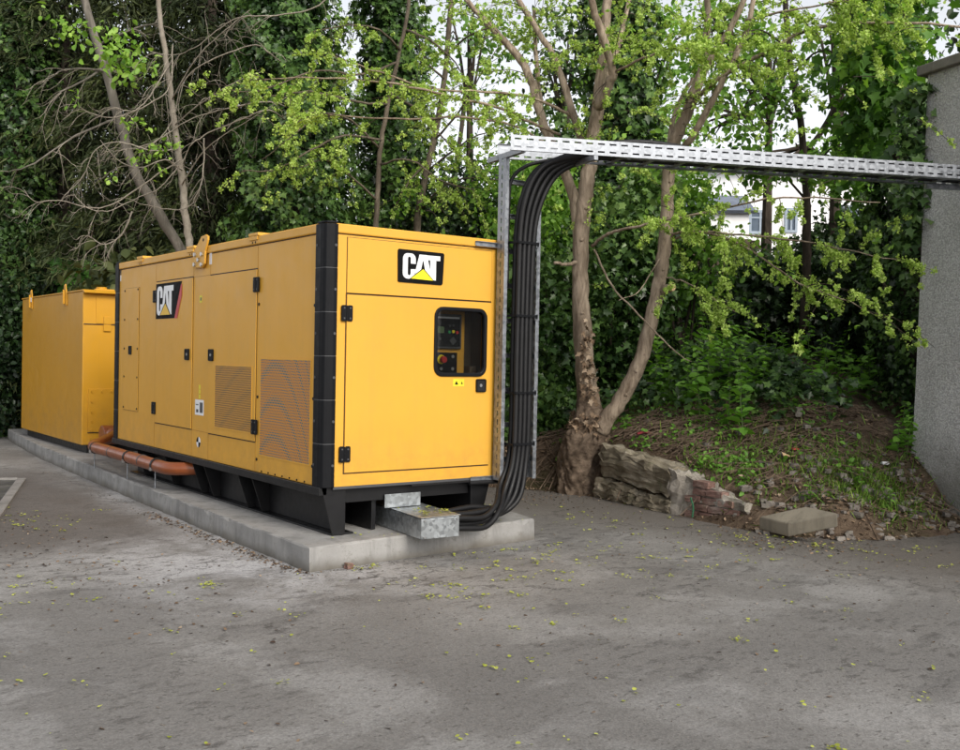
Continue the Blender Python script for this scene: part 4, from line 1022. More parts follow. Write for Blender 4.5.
# ------------------------------------------------------------------ bits lying about
a, b = Vector((6.35, 2.418, 1.155)), Vector((6.262, 1.157, 1.084))
mb = MB(); mb.tube([a+Vector((0,0,.06)), b+Vector((0,0,.05))], .017, 8)
tag(mb.build('metal_rod', 'galv'), 'thin pale metal rod lying across the weedy bank', 'rod')
p = Vector((5.349, -0.393, 0.632)); mb = MB(); mb.add([p+Vector((0,0,.05)), p+Vector((.06,-.04,.06)), p+Vector((.10,.02,.05)), p+Vector((.04,.05,.07)), p+Vector((.05,.0,.085))], [(0,1,4),(1,2,4),(2,3,4),(3,0,4)])
tag(mb.build('litter_scrap', 'red_litter'), 'small red scrap of litter on the brown soil', 'litter')
p = Vector((5.18, -0.468, 0.583)); mb = MB(); mb.add([p+Vector((-.08,0,.04)), p+Vector((.07,-.06,.06)), p+Vector((.08,.05,.05)), p+Vector((-.03,.07,.09))], [(0,1,2,3)])
tag(mb.build('paper_scrap', 'wood'), 'pale scrap of card beside the red litter', 'litter')
p = Vector((6.144, -0.991, 0.535)); mb = MB(); rough_block(mb, p+Vector((-.1,0,.02)), (.8,-.6,0), (-.6,-.8,0), .07, .05, .0, .03, None, None, 2, .01); tag(mb.build('paper_scrap', 'white'), 'white crumpled paper lying at the foot of the grey wall', 'litter')
p = Vector((4.871, 1.291, 0.7)); mb = MB(); mb.tube([p+Vector((-.10,.03,.05)), p+Vector((0,0,.07)), p+Vector((.09,-.04,.05))], [.012,.018,.01], 6)
tag(mb.build('litter_scrap', 'red_plastic'), 'red wrapper among the twigs behind the stone blocks', 'litter')
p = RB + e2*.34 + n2*.09
mb = MB(); mb.tube(smooth_path([p+Vector((0,0,.02)), p+Vector((.01,.0,.12)), p+Vector((-.01,.02,.22))],4), .009, 6)
tag(mb.build('plastic_strip', 'dull_green'), 'green plastic strip propped against the red bricks', 'strip')
p = Vector((0.016, -0.373, 0.0)); mb = MB(); rough_block(mb, p, (1,0,0), (0,-1,0), .055, .05, 0, .04, None, None, 2, .008)
tag(mb.build('brick_fragment', 'brick'), 'small red brick fragment beside the front of the plinth', 'brick fragment')

# ================================================================== vegetation
def limb_tube(mb, pts, rads, sides=9, n=5, jit=.05, wob=.006):
    q = smooth_path([(*p, r) for p, r in zip(pts, rads)], n)
    q = [q[0]] + [tuple(c[k]+(random.gauss(0, wob) if k < 3 else 0) for k in range(4)) for c in q[1:]]
    mb.tube([c[:3] for c in q], [max(.004, c[3]) for c in q], sides, jit=jit)
def lin(a, b, n): return list(np.linspace(a, b, n))
class Spray:
    """fine twigs hung with clusters of small round samaras or young leaves"""
    def __init__(s): s.tw = MB(); s.P = []; s.t = []; s.FP = []; s.Ft = []
    def twig(s, p, d, L, r, clus, hook=0., sag=.5, lf=0):
        jt = .07 if hook > 1 else .16
        p = Vector(p); d = Vector(d).normalized(); pts = [p]; n = 6
        for i in range(n):
            g = -sag if i < n*.6 else hook
            d = (d + Vector((random.uniform(-jt,jt), random.uniform(-jt,jt), g*.32))).normalized()
            pts.append(pts[-1] + d*(L/n))
        s.tw.tube(pts, lin(r, r*.35, n+1), 4, cap=False)
        for _ in range(clus):
            k = random.uniform(.5, n-.01); i = int(k); q = pts[i].lerp(pts[i+1], k-i)
            s.cluster(q)
        for _ in range(lf):
            k = random.uniform(.5, n-.01); i = int(k); q = pts[i].lerp(pts[i+1], k-i)
            m = 4; s.FP.append(np.array(q)+rng.normal(0,.05,(m,3))); s.Ft.append(rng.normal(.5,.2,m))
        return pts
    def cluster(s, q, rad=.034, n=20):
        n = int(n*random.uniform(.6,1.3)); rad *= random.uniform(.7,1.3)
        s.P.append(np.array(q)[None]+unit(rng.normal(size=(n,3)))*rad*rng.random((n,1))**.5*np.array([[1,1,1.15]])); s.t.append(rng.normal(random.uniform(.35,.7),.16,n))
    def along(s, pts, ntw, L=(.35,.9), clus=(3,7), sag=.6, hook=.2, r=.006, spread=.9, start=.25, lf=0, sub=2):
        pts = [Vector(p) for p in pts]
        for _ in range(ntw):
            k = random.uniform(start*(len(pts)-1), len(pts)-1.001); i = int(k); q = pts[i].lerp(pts[i+1], k-i)
            t = (pts[i+1]-pts[i]).normalized()
            d = t*.7 + Vector((random.gauss(0,1),random.gauss(0,1),random.gauss(0,.6)))*spread*.7
            tp = s.twig(q, d, random.uniform(*L), r, random.randint(*clus), hook, sag, lf)
            for _ in range(sub):
                j = random.randint(1, 4)
                d2 = (tp[j+1]-tp[j]).normalized() + Vector((random.gauss(0,.6),random.gauss(0,.6),random.gauss(-.1,.4)))
                s.twig(tp[j], d2, random.uniform(*L)*.5, r*.6, max(0, random.randint(*clus)-2), hook, sag, lf)
    def build(s, parent, twigmat='bark_dark', leafmat='lime', size=.026, freshsize=.075, freshmat='fresh'):
        if s.tw.v: s.tw.build('twigs', twigmat, parent)
        if s.P: leaf_mesh('seed_clusters', np.concatenate(s.P), size, np.concatenate(s.t), leafmat, parent, 'disc', None, .3, .1)
        if s.FP: leaf_mesh('leaves', np.concatenate(s.FP), freshsize, np.concatenate(s.Ft), freshmat, parent, 'oval', None, .5, .5)

# ---------------- the elm beside the plinth: gnarled burl, three stems
ELM = thing('elm_tree', 'multi-stemmed tree rising from a gnarled swollen burl beside the plinth', 'tree')
bp = [(4.5, 1.98, -0.05), (4.49, 1.99, 0.07), (4.48, 2.0, 0.22), (4.49, 2.0, 0.4), (4.51, 1.98, 0.55), (4.55, 1.96, 0.68), (4.57, 1.94, 0.79), (4.61, 1.94, 0.91), (4.62, 1.98, 1.06), (4.61, 1.99, 1.21)]
mb = MB(); rad = [r_*.82 for r_ in (.30,.285,.285,.31,.335,.325,.27,.225,.185,.15)]
q = smooth_path([(*p, r) for p, r in zip(bp, rad)], 9)
vs = []; fs = []; ns = 72
rdg = lambda t: 1 - abs(math.sin(t))             # sharp creases
for i, c in enumerate(q):
    fz_ = i / (len(q)-1); amp = 1.0 if fz_ < .62 else max(.25, 1 - (fz_-.62)*2.2)
    for k in range(ns):
        a = 2*math.pi*k/ns; z = c[2]
        wv = 1.6*math.sin(a*2+z*5) + .8*math.sin(a*5-z*11)
        r_ = c[3]*(1 + amp*(.11*math.sin(a*3+z*6) + .07*math.sin(a*6-z*15+wv) - .085*rdg(a*4+z*9+wv) - .05*rdg(a*9-z*13+2*wv) + .03*math.sin(a*17+z*37+wv) + random.uniform(-.012,.012)))
        vs.append((c[0]+math.cos(a)*r_, c[1]+math.sin(a)*r_, z + .02*math.sin(a*5)))
for i in range(len(q)-1):
    for k in range(ns): fs.append((i*ns+k, i*ns+(k+1)%ns, (i+1)*ns+(k+1)%ns, (i+1)*ns+k))
fs.append(tuple(range((len(q)-1)*ns, len(q)*ns)))
mb.add(vs, fs); mb.build('burl', 'burl', ELM, smooth=True)
LIMBS = [
 ([(4.57, 1.94, 0.83), (4.61, 1.98, 1.11), (4.59, 2.01, 1.47), (4.56, 2.04, 1.95), (4.53, 2.07, 2.43), (4.5, 2.05, 3.02), (4.5, 2.0, 3.55), (4.51, 1.93, 3.96), (4.52, 1.87, 4.36), (4.53, 1.81, 4.7)], [.20,.165,.15,.142,.138,.135,.13,.125,.115,.10]),
 ([(4.51, 1.82, 4.59), (4.53, 1.81, 4.88), (4.57, 1.8, 5.29), (4.58, 1.79, 5.64), (4.62, 1.78, 6.17), (4.59, 1.94, 6.92)], [.10,.092,.088,.082,.07,.05]),
 ([(4.51, 1.82, 4.55), (4.47, 1.6, 4.77), (4.44, 1.51, 4.89), (4.3, 1.49, 5.17), (4.14, 1.49, 5.47), (3.98, 1.5, 5.88)], [.09,.078,.068,.062,.058,.05]),
 ([(4.49, 1.95, 3.96), (4.55, 2.16, 4.28), (4.54, 2.43, 4.89), (4.48, 2.61, 5.34), (4.29, 2.89, 5.86), (4.14, 3.27, 6.49)], [.07,.066,.062,.056,.05,.04]),
 ([(4.53, 1.81, 4.79), (4.87, 1.94, 5.21), (5.09, 2.04, 5.64), (5.33, 2.12, 6.2)], [.06,.05,.045,.035]),
 ([(4.61, 1.98, 0.78), (4.68, 2.12, 1.1), (4.7, 2.24, 1.71), (4.74, 2.35, 2.33), (4.81, 2.44, 3.08), (4.76, 2.48, 3.58), (4.69, 2.54, 3.85), (4.55, 2.66, 4.26), (4.51, 2.82, 4.56), (4.4, 2.91, 5.02), (4.35, 3.08, 5.36), (4.14, 3.25, 5.66), (3.98, 3.5, 5.97), (3.8, 3.77, 6.33), (3.54, 3.97, 6.74)], [.15,.13,.115,.105,.10,.095,.092,.088,.084,.078,.07,.06,.05,.04,.03]),
 ([(4.51, 2.82, 4.56), (4.59, 3.02, 5.08), (4.63, 3.13, 5.55), (4.61, 3.15, 6.06)], [.05,.045,.04,.034]),
 ([(4.62, 1.78, 0.74), (4.68, 1.68, 0.95), (4.79, 1.54, 1.23), (4.89, 1.41, 1.6), (4.94, 1.32, 2.01), (5.01, 1.27, 2.44), (5.06, 1.25, 2.77), (5.09, 1.23, 3.3), (5.06, 1.2, 3.7), (5.06, 1.15, 4.03), (5.13, 1.04, 4.37), (5.19, 0.94, 4.68), (5.27, 0.88, 4.96)], [.15,.135,.128,.122,.118,.114,.112,.108,.104,.10,.095,.09,.085]),
 ([(5.27, 0.88, 4.94), (5.29, 0.88, 5.22), (5.31, 0.87, 5.57), (5.29, 0.9, 6.08)], [.07,.062,.055,.045]),
 ([(5.26, 0.89, 4.91), (5.3, 0.74, 5.14), (5.35, 0.58, 5.36), (5.4, 0.43, 5.64), (5.58, 0.3, 6.09)], [.065,.058,.052,.045,.03]),
 ([(5.1, 1.12, 4.01), (5.0, 0.82, 4.09), (5.0, 0.57, 4.4), (5.09, 0.39, 4.78), (5.14, 0.24, 5.08), (5.21, 0.19, 5.37), (5.26, 0.16, 5.8)], [.05,.058,.055,.05,.045,.04,.03]),
 ([(5.17, 0.95, 4.53), (5.04, 0.56, 4.67), (5.14, 0.1, 4.86), (5.22, -0.2, 4.97), (5.35, -0.42, 5.08), (5.67, -0.79, 5.13), (6.32, -1.4, 5.1), (6.86, -1.8, 4.96)], [.04,.036,.032,.03,.026,.022,.018,.01]),
 ([(5.01, 1.18, 3.92), (5.21, 1.29, 4.37), (5.36, 1.31, 4.67), (5.56, 1.3, 4.98)], [.05,.042,.035,.025]),
 ([(4.6, 1.97, 2.95), (4.56, 1.75, 3.03), (4.53, 1.52, 3.08), (4.55, 1.13, 3.11), (4.69, 0.78, 3.17), (4.89, 0.26, 3.24), (5.02, -0.21, 3.31), (5.26, -0.64, 3.3), (5.61, -1.16, 3.23)], [.03,.027,.025,.022,.02,.017,.015,.012,.007]),
 ([(5.1, 1.22, 3.05), (5.08, 0.86, 3.08), (5.16, 0.42, 2.97), (5.22, -0.0, 2.75), (5.31, -0.45, 2.44), (5.56, -0.89, 2.24), (5.71, -1.13, 2.08)], [.022,.02,.018,.015,.012,.009,.005]),
 ([(5.14, 1.19, 3.01), (5.01, 0.66, 3.04), (5.05, 0.13, 2.97), (5.23, -0.38, 2.89), (5.46, -0.93, 2.76), (5.82, -1.32, 2.64)], [.02,.018,.015,.012,.009,.005]),
 ([(5.07, 1.24, 2.58), (5.04, 0.88, 2.5), (5.11, 0.57, 2.32), (5.26, 0.33, 2.15)], [.015,.012,.009,.005]),
 ([(4.66, 2.33, 4.52), (4.26, 2.39, 4.65), (3.84, 2.45, 4.71), (3.34, 2.57, 4.69), (2.76, 2.76, 4.67), (2.2, 2.93, 4.78), (1.7, 3.18, 4.94)], [.03,.026,.022,.02,.016,.012,.006]),
 ([(4.55, 2.53, 4.36), (4.07, 2.53, 4.44), (3.59, 2.51, 4.53), (2.99, 2.58, 4.56), (2.56, 2.66, 4.61), (1.92, 2.89, 4.64), (1.36, 3.18, 4.62), (0.97, 3.35, 4.56)], [.028,.026,.024,.02,.018,.015,.011,.006]),
 ([(4.51, 2.56, 4.17), (3.91, 2.52, 4.34), (3.19, 2.55, 4.36), (2.53, 2.8, 4.29), (1.88, 3.03, 4.25), (1.45, 3.24, 4.29)], [.022,.02,.018,.015,.011,.006]),
 ([(4.45, 1.5, 4.89), (4.49, 0.97, 4.97), (4.53, 0.44, 4.94), (4.72, -0.08, 4.81)], [.022,.018,.012,.006]),
 ([(5.16, 0.22, 5.31), (5.22, -0.32, 5.29), (5.37, -0.81, 5.28), (5.67, -1.28, 5.3)], [.02,.016,.012,.008]),
 ([(5.08, 1.24, 2.89), (4.63, 1.19, 2.4), (4.36, 1.26, 2.27)], [.012,.009,.004]),
 ([(4.62, 1.95, 2.91), (4.65, 1.67, 2.48), (4.77, 1.32, 2.12), (4.96, 1.05, 1.78), (5.16, 0.89, 1.59)], [.018,.016,.014,.012,.008]),
 ([(4.5, 2.04, 2.76), (4.29, 2.07, 2.72), (4.11, 2.08, 2.72)], [.035,.03,.026]),
]
mb = MB()
LIMBS = [(pts, [r_*.70 for r_ in rads]) for pts, rads in LIMBS]
for pts, rads in LIMBS: limb_tube(mb, pts, rads, 10, 5, .05, .005)
# knots along the stems
for i, lim in ((0, LIMBS[0]), (7, LIMBS[7])):
    for k in range(len(lim[0])-2):
        p = Vector(lim[0][k+1]).lerp(Vector(lim[0][k+2]), random.random()); r_ = lim[1][k+1]
        dv = Vector((-.6+random.uniform(-.3,.3), -.8, 0)).normalized()
        mb.tube([p+dv*r_*.80, p+dv*r_*1.10], [r_*.34, r_*.16], 8)
mb.build('trunk', 'bark', ELM, smooth=True)
a, b = Vector((5.03, 1.2, 2.42)), Vector((4.96, 1.0, 2.44))
mb = MB(); mb.tube([a, a.lerp(b,.9)], [.06,.048], 10); st = mb.build('cut_stub', 'bark', ELM)
mb = MB(); mb.tube([a.lerp(b,.9), b], [.047,.044], 10); mb.build('cut_face', 'wood', st)
# dead leaves and ivy stems caught on the burl
sp = Spray()
for i in (1,2,3,4,8,9): sp.along(LIMBS[i][0], 9, (.4,1.0), (3,7), .55, .15)
for i in (5,6): sp.along(LIMBS[i][0], 10, (.4,1.0), (3,7), .6, .15, start=.55)
for i in (10,): sp.along(LIMBS[i][0], 7, (.4,1.0), (2,6), .6, .15, start=.3)
for i, n in ((11,27),(13,14),(14,18),(15,15),(16,7),(20,12),(21,17)): sp.along(LIMBS[i][0], n, (.30,.75), (4,9), .55, .15, .005, lf=0, start=.2)
for i, n in ((17,15),(18,18),(19,16)): sp.along(LIMBS[i][0], n, (.30,.8), (3,7), .5, .2, .005, start=.15)
for i, n in ((0,14),(7,12)): sp.along(LIMBS[i][0], n, (.25,.6), (1,4), .5, .1, .005, start=.55)
UP = [(3.89, 1.81, 5.39), (4.48, 0.98, 5.36), (4.92, 0.76, 4.4), (5.3, -0.02, 4.59), (5.55, -0.58, 4.78), (5.87, -1.07, 4.83), (5.22, 0.03, 4.1), (5.39, -0.36, 3.64), (5.79, -1.02, 4.22), (4.55, 1.16, 4.3), (3.46, 2.75, 5.24), (3.78, 2.73, 3.98), (3.35, 3.04, 3.49), (4.51, 1.43, 3.77), (5.03, 0.42, 4.14), (4.36, 2.28, 3.39)]
for c in UP:
    for _ in range(4):
        q = Vector(c)+Vector((random.gauss(0,.35),random.gauss(0,.35),random.gauss(0,.3)))
        sp.twig(q, (random.gauss(0,1),random.gauss(0,1),random.gauss(.1,.5)), random.uniform(.35,.8), .005, random.randint(2,6), .1, .5)
for pts in [LIMBS[k_][0] for k_ in (1,2,3,4,8,9,11,13,14,15,18,20)]:
    for _ in range(11):
        k_ = random.uniform(.2,.99)*(len(pts)-1); i_ = int(k_); q_ = Vector(pts[i_]).lerp(Vector(pts[i_+1]), k_-i_)+Vector((random.gauss(0,.16),random.gauss(0,.16),random.gauss(-.05,.14)))
        sp.FP.append(np.array(q_)[None]+rng.normal(0,.05,(4,3))); sp.Ft.append(rng.normal(.6,.2,4))
sp.build(ELM, 'bark_dark', 'lime', .023, .055)
# leaf fringe caught at the neck of the burl
nk = Vector(bp[6]); n_ = 260; an = rng.uniform(0, 6.28, n_)
P = np.stack([nk.x+np.cos(an)*.22, nk.y+np.sin(an)*.22, nk.z+rng.normal(.02,.08,n_)], 1)
leaf_mesh('dead_leaves', P, .06, rng.normal(.45,.25,n_), 'litter', ELM, 'lobed', np.stack([np.cos(an),np.sin(an),an*0+.3],1), .7, .8)
tl_ = LIMBS[0][0]; P = np.concatenate([np.array(Vector(tl_[1]).lerp(Vector(tl_[3]), f))[None]+np.array([[-.09,-.12,0]])+rng.normal(0,.05,(1,3)) for f in rng.random(150)**1.3])
leaf_mesh('dead_leaves', P, .062, rng.normal(.6,.25,len(P)), 'litter', ELM, 'lobed', np.array([[-.6,-.8,.2]]), .6, .8)

# ---------------- background trees
def ivy_tree(label, pts, rads, wid, nleaf, size=.10, bare_from=None, group=None, lump_=.28):
    """trunk wrapped in ivy: leaves on an uneven sleeve round the trunk line"""
    t = thing('ivy_clad_tree', label, 'tree', group=group)
    mb = MB(); limb_tube(mb, pts, rads, 10, 5, .05); mb.build('trunk', 'bark_dark', t, smooth=True)
    q = np.array(smooth_path([(*p, w_) for p, w_ in zip(pts, wid)], 8)); P = []; T = []; Nn = []
    k = rng.random(nleaf)*(len(q)-1.01); i = k.astype(int); f = (k-i)[:,None]; c = q[i]*(1-f)+q[i+1]*f
    a = rng.uniform(0, 6.283, nleaf); z = c[:,2]
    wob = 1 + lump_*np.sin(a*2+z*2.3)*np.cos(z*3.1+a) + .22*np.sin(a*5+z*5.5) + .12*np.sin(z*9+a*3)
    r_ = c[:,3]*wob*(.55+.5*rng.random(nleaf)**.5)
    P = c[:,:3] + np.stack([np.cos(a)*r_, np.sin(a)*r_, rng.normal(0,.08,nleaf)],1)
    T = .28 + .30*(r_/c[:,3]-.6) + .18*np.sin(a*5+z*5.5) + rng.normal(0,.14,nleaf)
    nr = np.stack([np.cos(a), np.sin(a), np.full(nleaf,.45)],1)
    leaf_mesh('ivy', P, size, T, 'ivy', t, 'lobed', unit(nr), .75, .9)
    return t
ivy_tree('broad column of glossy ivy right behind the machine roof, left of the sky gap', [(3.02, 6.51, 2.38), (3.0, 6.55, 3.4), (3.0, 6.7, 4.59), (2.98, 6.86, 5.65), (2.97, 7.02, 6.71), (2.96, 7.18, 7.95)], [.2,.19,.17,.15,.13,.1], [.75,.72,.66,.66,.62,.5], 30000, .085)
ivy_tree('narrower ivy covered trunk beside the sky gap, above the logo end', [(4.81, 6.92, 2.48), (4.81, 6.95, 3.6), (4.83, 6.96, 4.88), (4.9, 7.06, 6.03), (4.87, 7.11, 7.15), (4.89, 7.25, 8.48)], [.2,.19,.17,.15,.13,.1], [.50,.50,.50,.46,.46,.4], 19000, .085)
ivy_tree('tall dark ivy covered tree standing behind the grey wall', [(9.22, 0.34, 0.87), (9.1, 0.46, 2.48), (9.09, 0.63, 3.84), (9.04, 0.8, 4.8), (9.04, 0.95, 5.64), (9.07, 1.07, 6.64), (9.02, 1.14, 7.6)], [.18,.17,.15,.13,.12,.1,.08], [.55,.55,.46,.44,.42,.4,.3], 17000, .085)
ivy_tree('dark ivy stem between the two elm stems, far behind', [(8.51, 5.14, 2.1), (8.59, 5.38, 4.32), (8.64, 5.63, 5.89), (8.65, 5.78, 7.47), (8.68, 5.92, 8.89)], [.16,.15,.13,.11,.08], [.5,.5,.55,.6,.5], 11000, .12)
ivy_tree('shadowy ivy covered stem at the far left edge of the photo', [(0.6, 13.52, -0.12), (0.62, 13.57, 2.5), (0.67, 13.57, 4.38), (0.75, 13.55, 6.25), (0.88, 13.74, 8.01), (0.96, 13.84, 9.38)], [.2,.2,.18,.15,.12,.1], [.8,.8,.6,.5,.45,.4], 12000, .10)

def conifer(label, c, h, rr_, n, size=.17):
    """dense drooping evergreen: sprays hung on whorled boughs"""
    t = thing('conifer', label, 'tree'); c = Vector(c)
    mb = MB(); limb_tube(mb, [c+Vector((0,0,-.3)), c+Vector((.05,0,h*.5)), c+Vector((0,.05,h))], [.20,.13,.03], 9)
    P = []; T = []; D = []
    nb = int(h*16)
    for b_ in range(nb):
        z = h*(.03+.95*b_/nb); L = rr_*(1-.55*z/h)*random.uniform(.65,1.15); a = random.uniform(0, 6.283)
        o_ = Vector((math.cos(a), math.sin(a), 0)); p0 = c+Vector((0,0,z)); p1 = p0+o_*L*.55+Vector((0,0,.12*L)); p2 = p0+o_*L+Vector((0,0,-.35*L))
        mb.tube([p0,p1,p2], [.022,.013,.004], 4, cap=False)
        m = int(n*1.5/nb); f = rng.random(m)**.6
        q = np.where(f[:,None]<.5, np.array(p0)+(np.array(p1)-np.array(p0))*f[:,None]*2, np.array(p1)+(np.array(p2)-np.array(p1))*(f[:,None]*2-1))
        side = rng.normal(0,.22*L**.5,m)[:,None]*np.array([[-o_.y,o_.x,0]])
        P.append(q+side+rng.normal(0,.07,(m,3))); T.append(.18+.38*f+random.gauss(0,.12)+rng.normal(0,.10,m))
        D.append(np.array([[o_.x*.7,o_.y*.7,-.75]])+rng.normal(0,.25,(m,3)))
    mb.build('trunk', 'bark_dark', t)
    leaf_mesh('sprays', np.concatenate(P), size, np.concatenate(T), 'yew', t, 'spray', None, .3, .6, np.concatenate(D))
    return t
for label, c, h, r_, n in (
    ('dark drooping conifer filling the top left corner', (0.89, 15.2, 0.55), 10., 2.2, 17000),
    ('dull dark conifer behind the fuel tank, nearest the left edge', (1.51, 13.48, 0.62), 9.5, 1.9, 17000),
    ('drooping dark conifer rising behind the gap between tank and generator', (2.14, 11.39, 0.71), 9.0, 1.7, 17000),
    ('dark conifer behind the middle of the generator roof', (3.02, 9.98, 0.76), 9.5, 1.8, 18000),
    ('dark conifer close to the ivy column over the generator roof', (4.44, 11.29, 0.69), 10., 1.9, 15000)):
    conifer(label, (c[0], c[1], bh(c[0], c[1])), h, r_, n)

def shrub(name, label, cat, parts, mat, size, shape='oval', stems=6, group=None, shade=0., base=None, flat_=.5):
    """parts: (centre, radii, clumps, leaves per clump, clump radius)"""
    t = thing(name, label, cat, group=group)
    if stems:
        mb = MB(); c = Vector(parts[0][0] if base is None else base); z0 = bh(c.x, c.y)
        for _ in range(stems):
            p = random.choice(parts); e = Vector(p[0])+Vector([random.uniform(-.6,.6)*r_ for r_ in p[1]])
            b_ = Vector((c.x+random.gauss(0,.12), c.y+random.gauss(0,.12), z0-.05)); m_ = b_.lerp(e,.55)+Vector((random.gauss(0,.12),random.gauss(0,.12),.15))
            limb_tube(mb, [b_, m_, e], [.028,.02,.006], 5, 3)
        mb.build('stems', 'bark_dark', t)
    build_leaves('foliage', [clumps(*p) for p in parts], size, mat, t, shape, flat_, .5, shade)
    return t
# dark evergreen hedge mass at the far left and behind the tank
for label, cc_, rx, rz, n, mat, sz in (
    ('dark ivy hedge at the far left beyond the plinth end', (-0.08, 13.44, 1.37), (1.5,1.2), 2.0, 330, 'dark_leaf', .095),
    ('black-green shrub behind the fuel tank, close to the left edge', (0.94, 13.06, 1.94), (1.4,1.), 1.9, 330, 'dark_leaf', .095),
    ('gloomy evergreen shrub between the tank top and the conifers', (2.04, 13.11, 1.98), (1.6,1.), 2.0, 330, 'dark_leaf', .095),
    ('deep green laurel directly behind the generator roof, left half', (2.43, 9.2, 1.95), (1.6,.8), 1.2, 300, 'yew', .20),
    ('dark laurel behind the generator, under the ivy columns', (4.7, 8.62, 2.02), (2.2,.9), 1.9, 380, 'dark_leaf', .095),
    ('dark laurel showing between logo end and the ladder', (5.94, 6.46, 2.52), (1.5,.9), 2.35, 430, 'dark_leaf', .09)):
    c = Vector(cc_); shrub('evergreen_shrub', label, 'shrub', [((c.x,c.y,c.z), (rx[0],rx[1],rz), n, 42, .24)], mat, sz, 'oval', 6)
# horse chestnut sapling with big hand-shaped leaves behind the tank
CH = thing('chestnut_sapling', 'young chestnut with large bright palmate leaves above the tank top', 'sapling')
cb = Vector((1.5, 11.66, 2.48)); mb = MB(); P = []; T = []; D = []; NN = []
for e in [(1.04, 11.64, 3.12), (1.25, 11.6, 2.9), (1.41, 11.74, 3.22), (1.41, 11.24, 3.02), (1.56, 11.37, 2.91), (1.24, 11.86, 2.76), (1.41, 11.35, 2.74), (1.66, 11.29, 2.76), (1.38, 11.88, 3.05), (1.68, 11.03, 2.99), (1.13, 11.69, 2.88)]:
    e = Vector(e)
    limb_tube(mb, [cb+Vector((0,0,-1.2)), cb.lerp(e,.6)+Vector((0,0,.05)), e], [.02,.012,.004], 5, 3)
    nrm = Vector((-.35+random.gauss(0,.25), -.6+random.gauss(0,.25), .7)).normalized(); u_ = nrm.orthogonal().normalized(); v_ = nrm.cross(u_)
    t0 = random.gauss(.5,.25)
    for k_ in range(7):
        a_ = R(-115+38*k_+random.uniform(-6,6)); dr = u_*math.cos(a_)+v_*math.sin(a_)+Vector((0,0,-.25))
        P.append(tuple(e)); D.append(tuple(dr)); T.append(t0+random.gauss(0,.1)); NN.append(tuple(nrm))
mb.build('stems', 'bark', CH); leaf_mesh('leaflets', np.array(P), .25, np.array(T), 'chestnut', CH, 'oval', np.array(NN), 1.5, .2, np.array(D)*3)

# leaning and bare trees on the left
t = thing('leaning_tree', 'bare pale trunk leaning to the right high over the fuel tank', 'tree')
mb = MB(); lp0 = [(2.08, 8.22, 2.7), (1.93, 8.35, 3.18), (1.6, 8.48, 3.78), (1.31, 8.59, 4.3), (1.09, 8.64, 5.01), (0.86, 8.71, 5.87), (0.64, 8.77, 6.58), (0.39, 8.85, 7.51)]
limb_tube(mb, lp0, [.082,.08,.077,.074,.07,.065,.058,.045], 10)
sp = Spray()
for pts in ([(0.86, 8.71, 5.83), (0.54, 8.69, 5.56), (0.25, 8.65, 5.35), (0.06, 8.66, 5.06)], [(0.88, 8.69, 5.77), (0.56, 8.68, 5.76), (0.25, 8.78, 5.67), (-0.03, 8.86, 5.4)], [(1.06, 8.66, 5.1), (0.47, 8.72, 4.76), (-0.06, 8.86, 4.31), (-0.4, 8.99, 4.15)], [(0.79, 8.77, 6.17), (1.11, 8.28, 6.34), (1.43, 7.92, 6.44)]):
    limb_tube(mb, pts, [.02,.016,.012,.006][:len(pts)], 5, 4, 0); sp.along(pts, 6, (.4,.9), (0,0), .7, 1.2, .006, start=.2, sub=1)
mb.build('trunk', 'bark_pale', t, smooth=True)
FR = [(0.14, 8.38, 6.23), (0.32, 8.25, 6.17), (0.72, 7.95, 6.1), (0.89, 7.81, 5.97), (0.97, 7.62, 5.7), (0.92, 7.78, 5.61), (1.12, 7.63, 5.61), (0.74, 7.92, 5.86), (0.77, 7.65, 5.76)]
for c in FR: 
    sp.FP.append(np.array(c)[None]+rng.normal(0,.14,(34,3))); sp.Ft.append(rng.normal(.72,.18,34))
sp.build(t, 'twig', 'lime', .023, .10)
t = thing('bare_tree', 'slim pale tree with bare looping twigs over the generator roof', 'tree')
mb = MB(); tp = [(1.7, 7.26, 2.78), (1.67, 7.29, 3.22), (1.62, 7.34, 3.64), (1.59, 7.37, 4.03), (1.55, 7.41, 4.36), (1.53, 7.43, 4.61), (1.47, 7.49, 5.14), (1.42, 7.54, 5.62), (1.36, 7.59, 6.08), (1.32, 7.62, 6.44), (1.28, 7.68, 7.37)]
limb_tube(mb, tp, lin(.058,.034,len(tp)), 9)
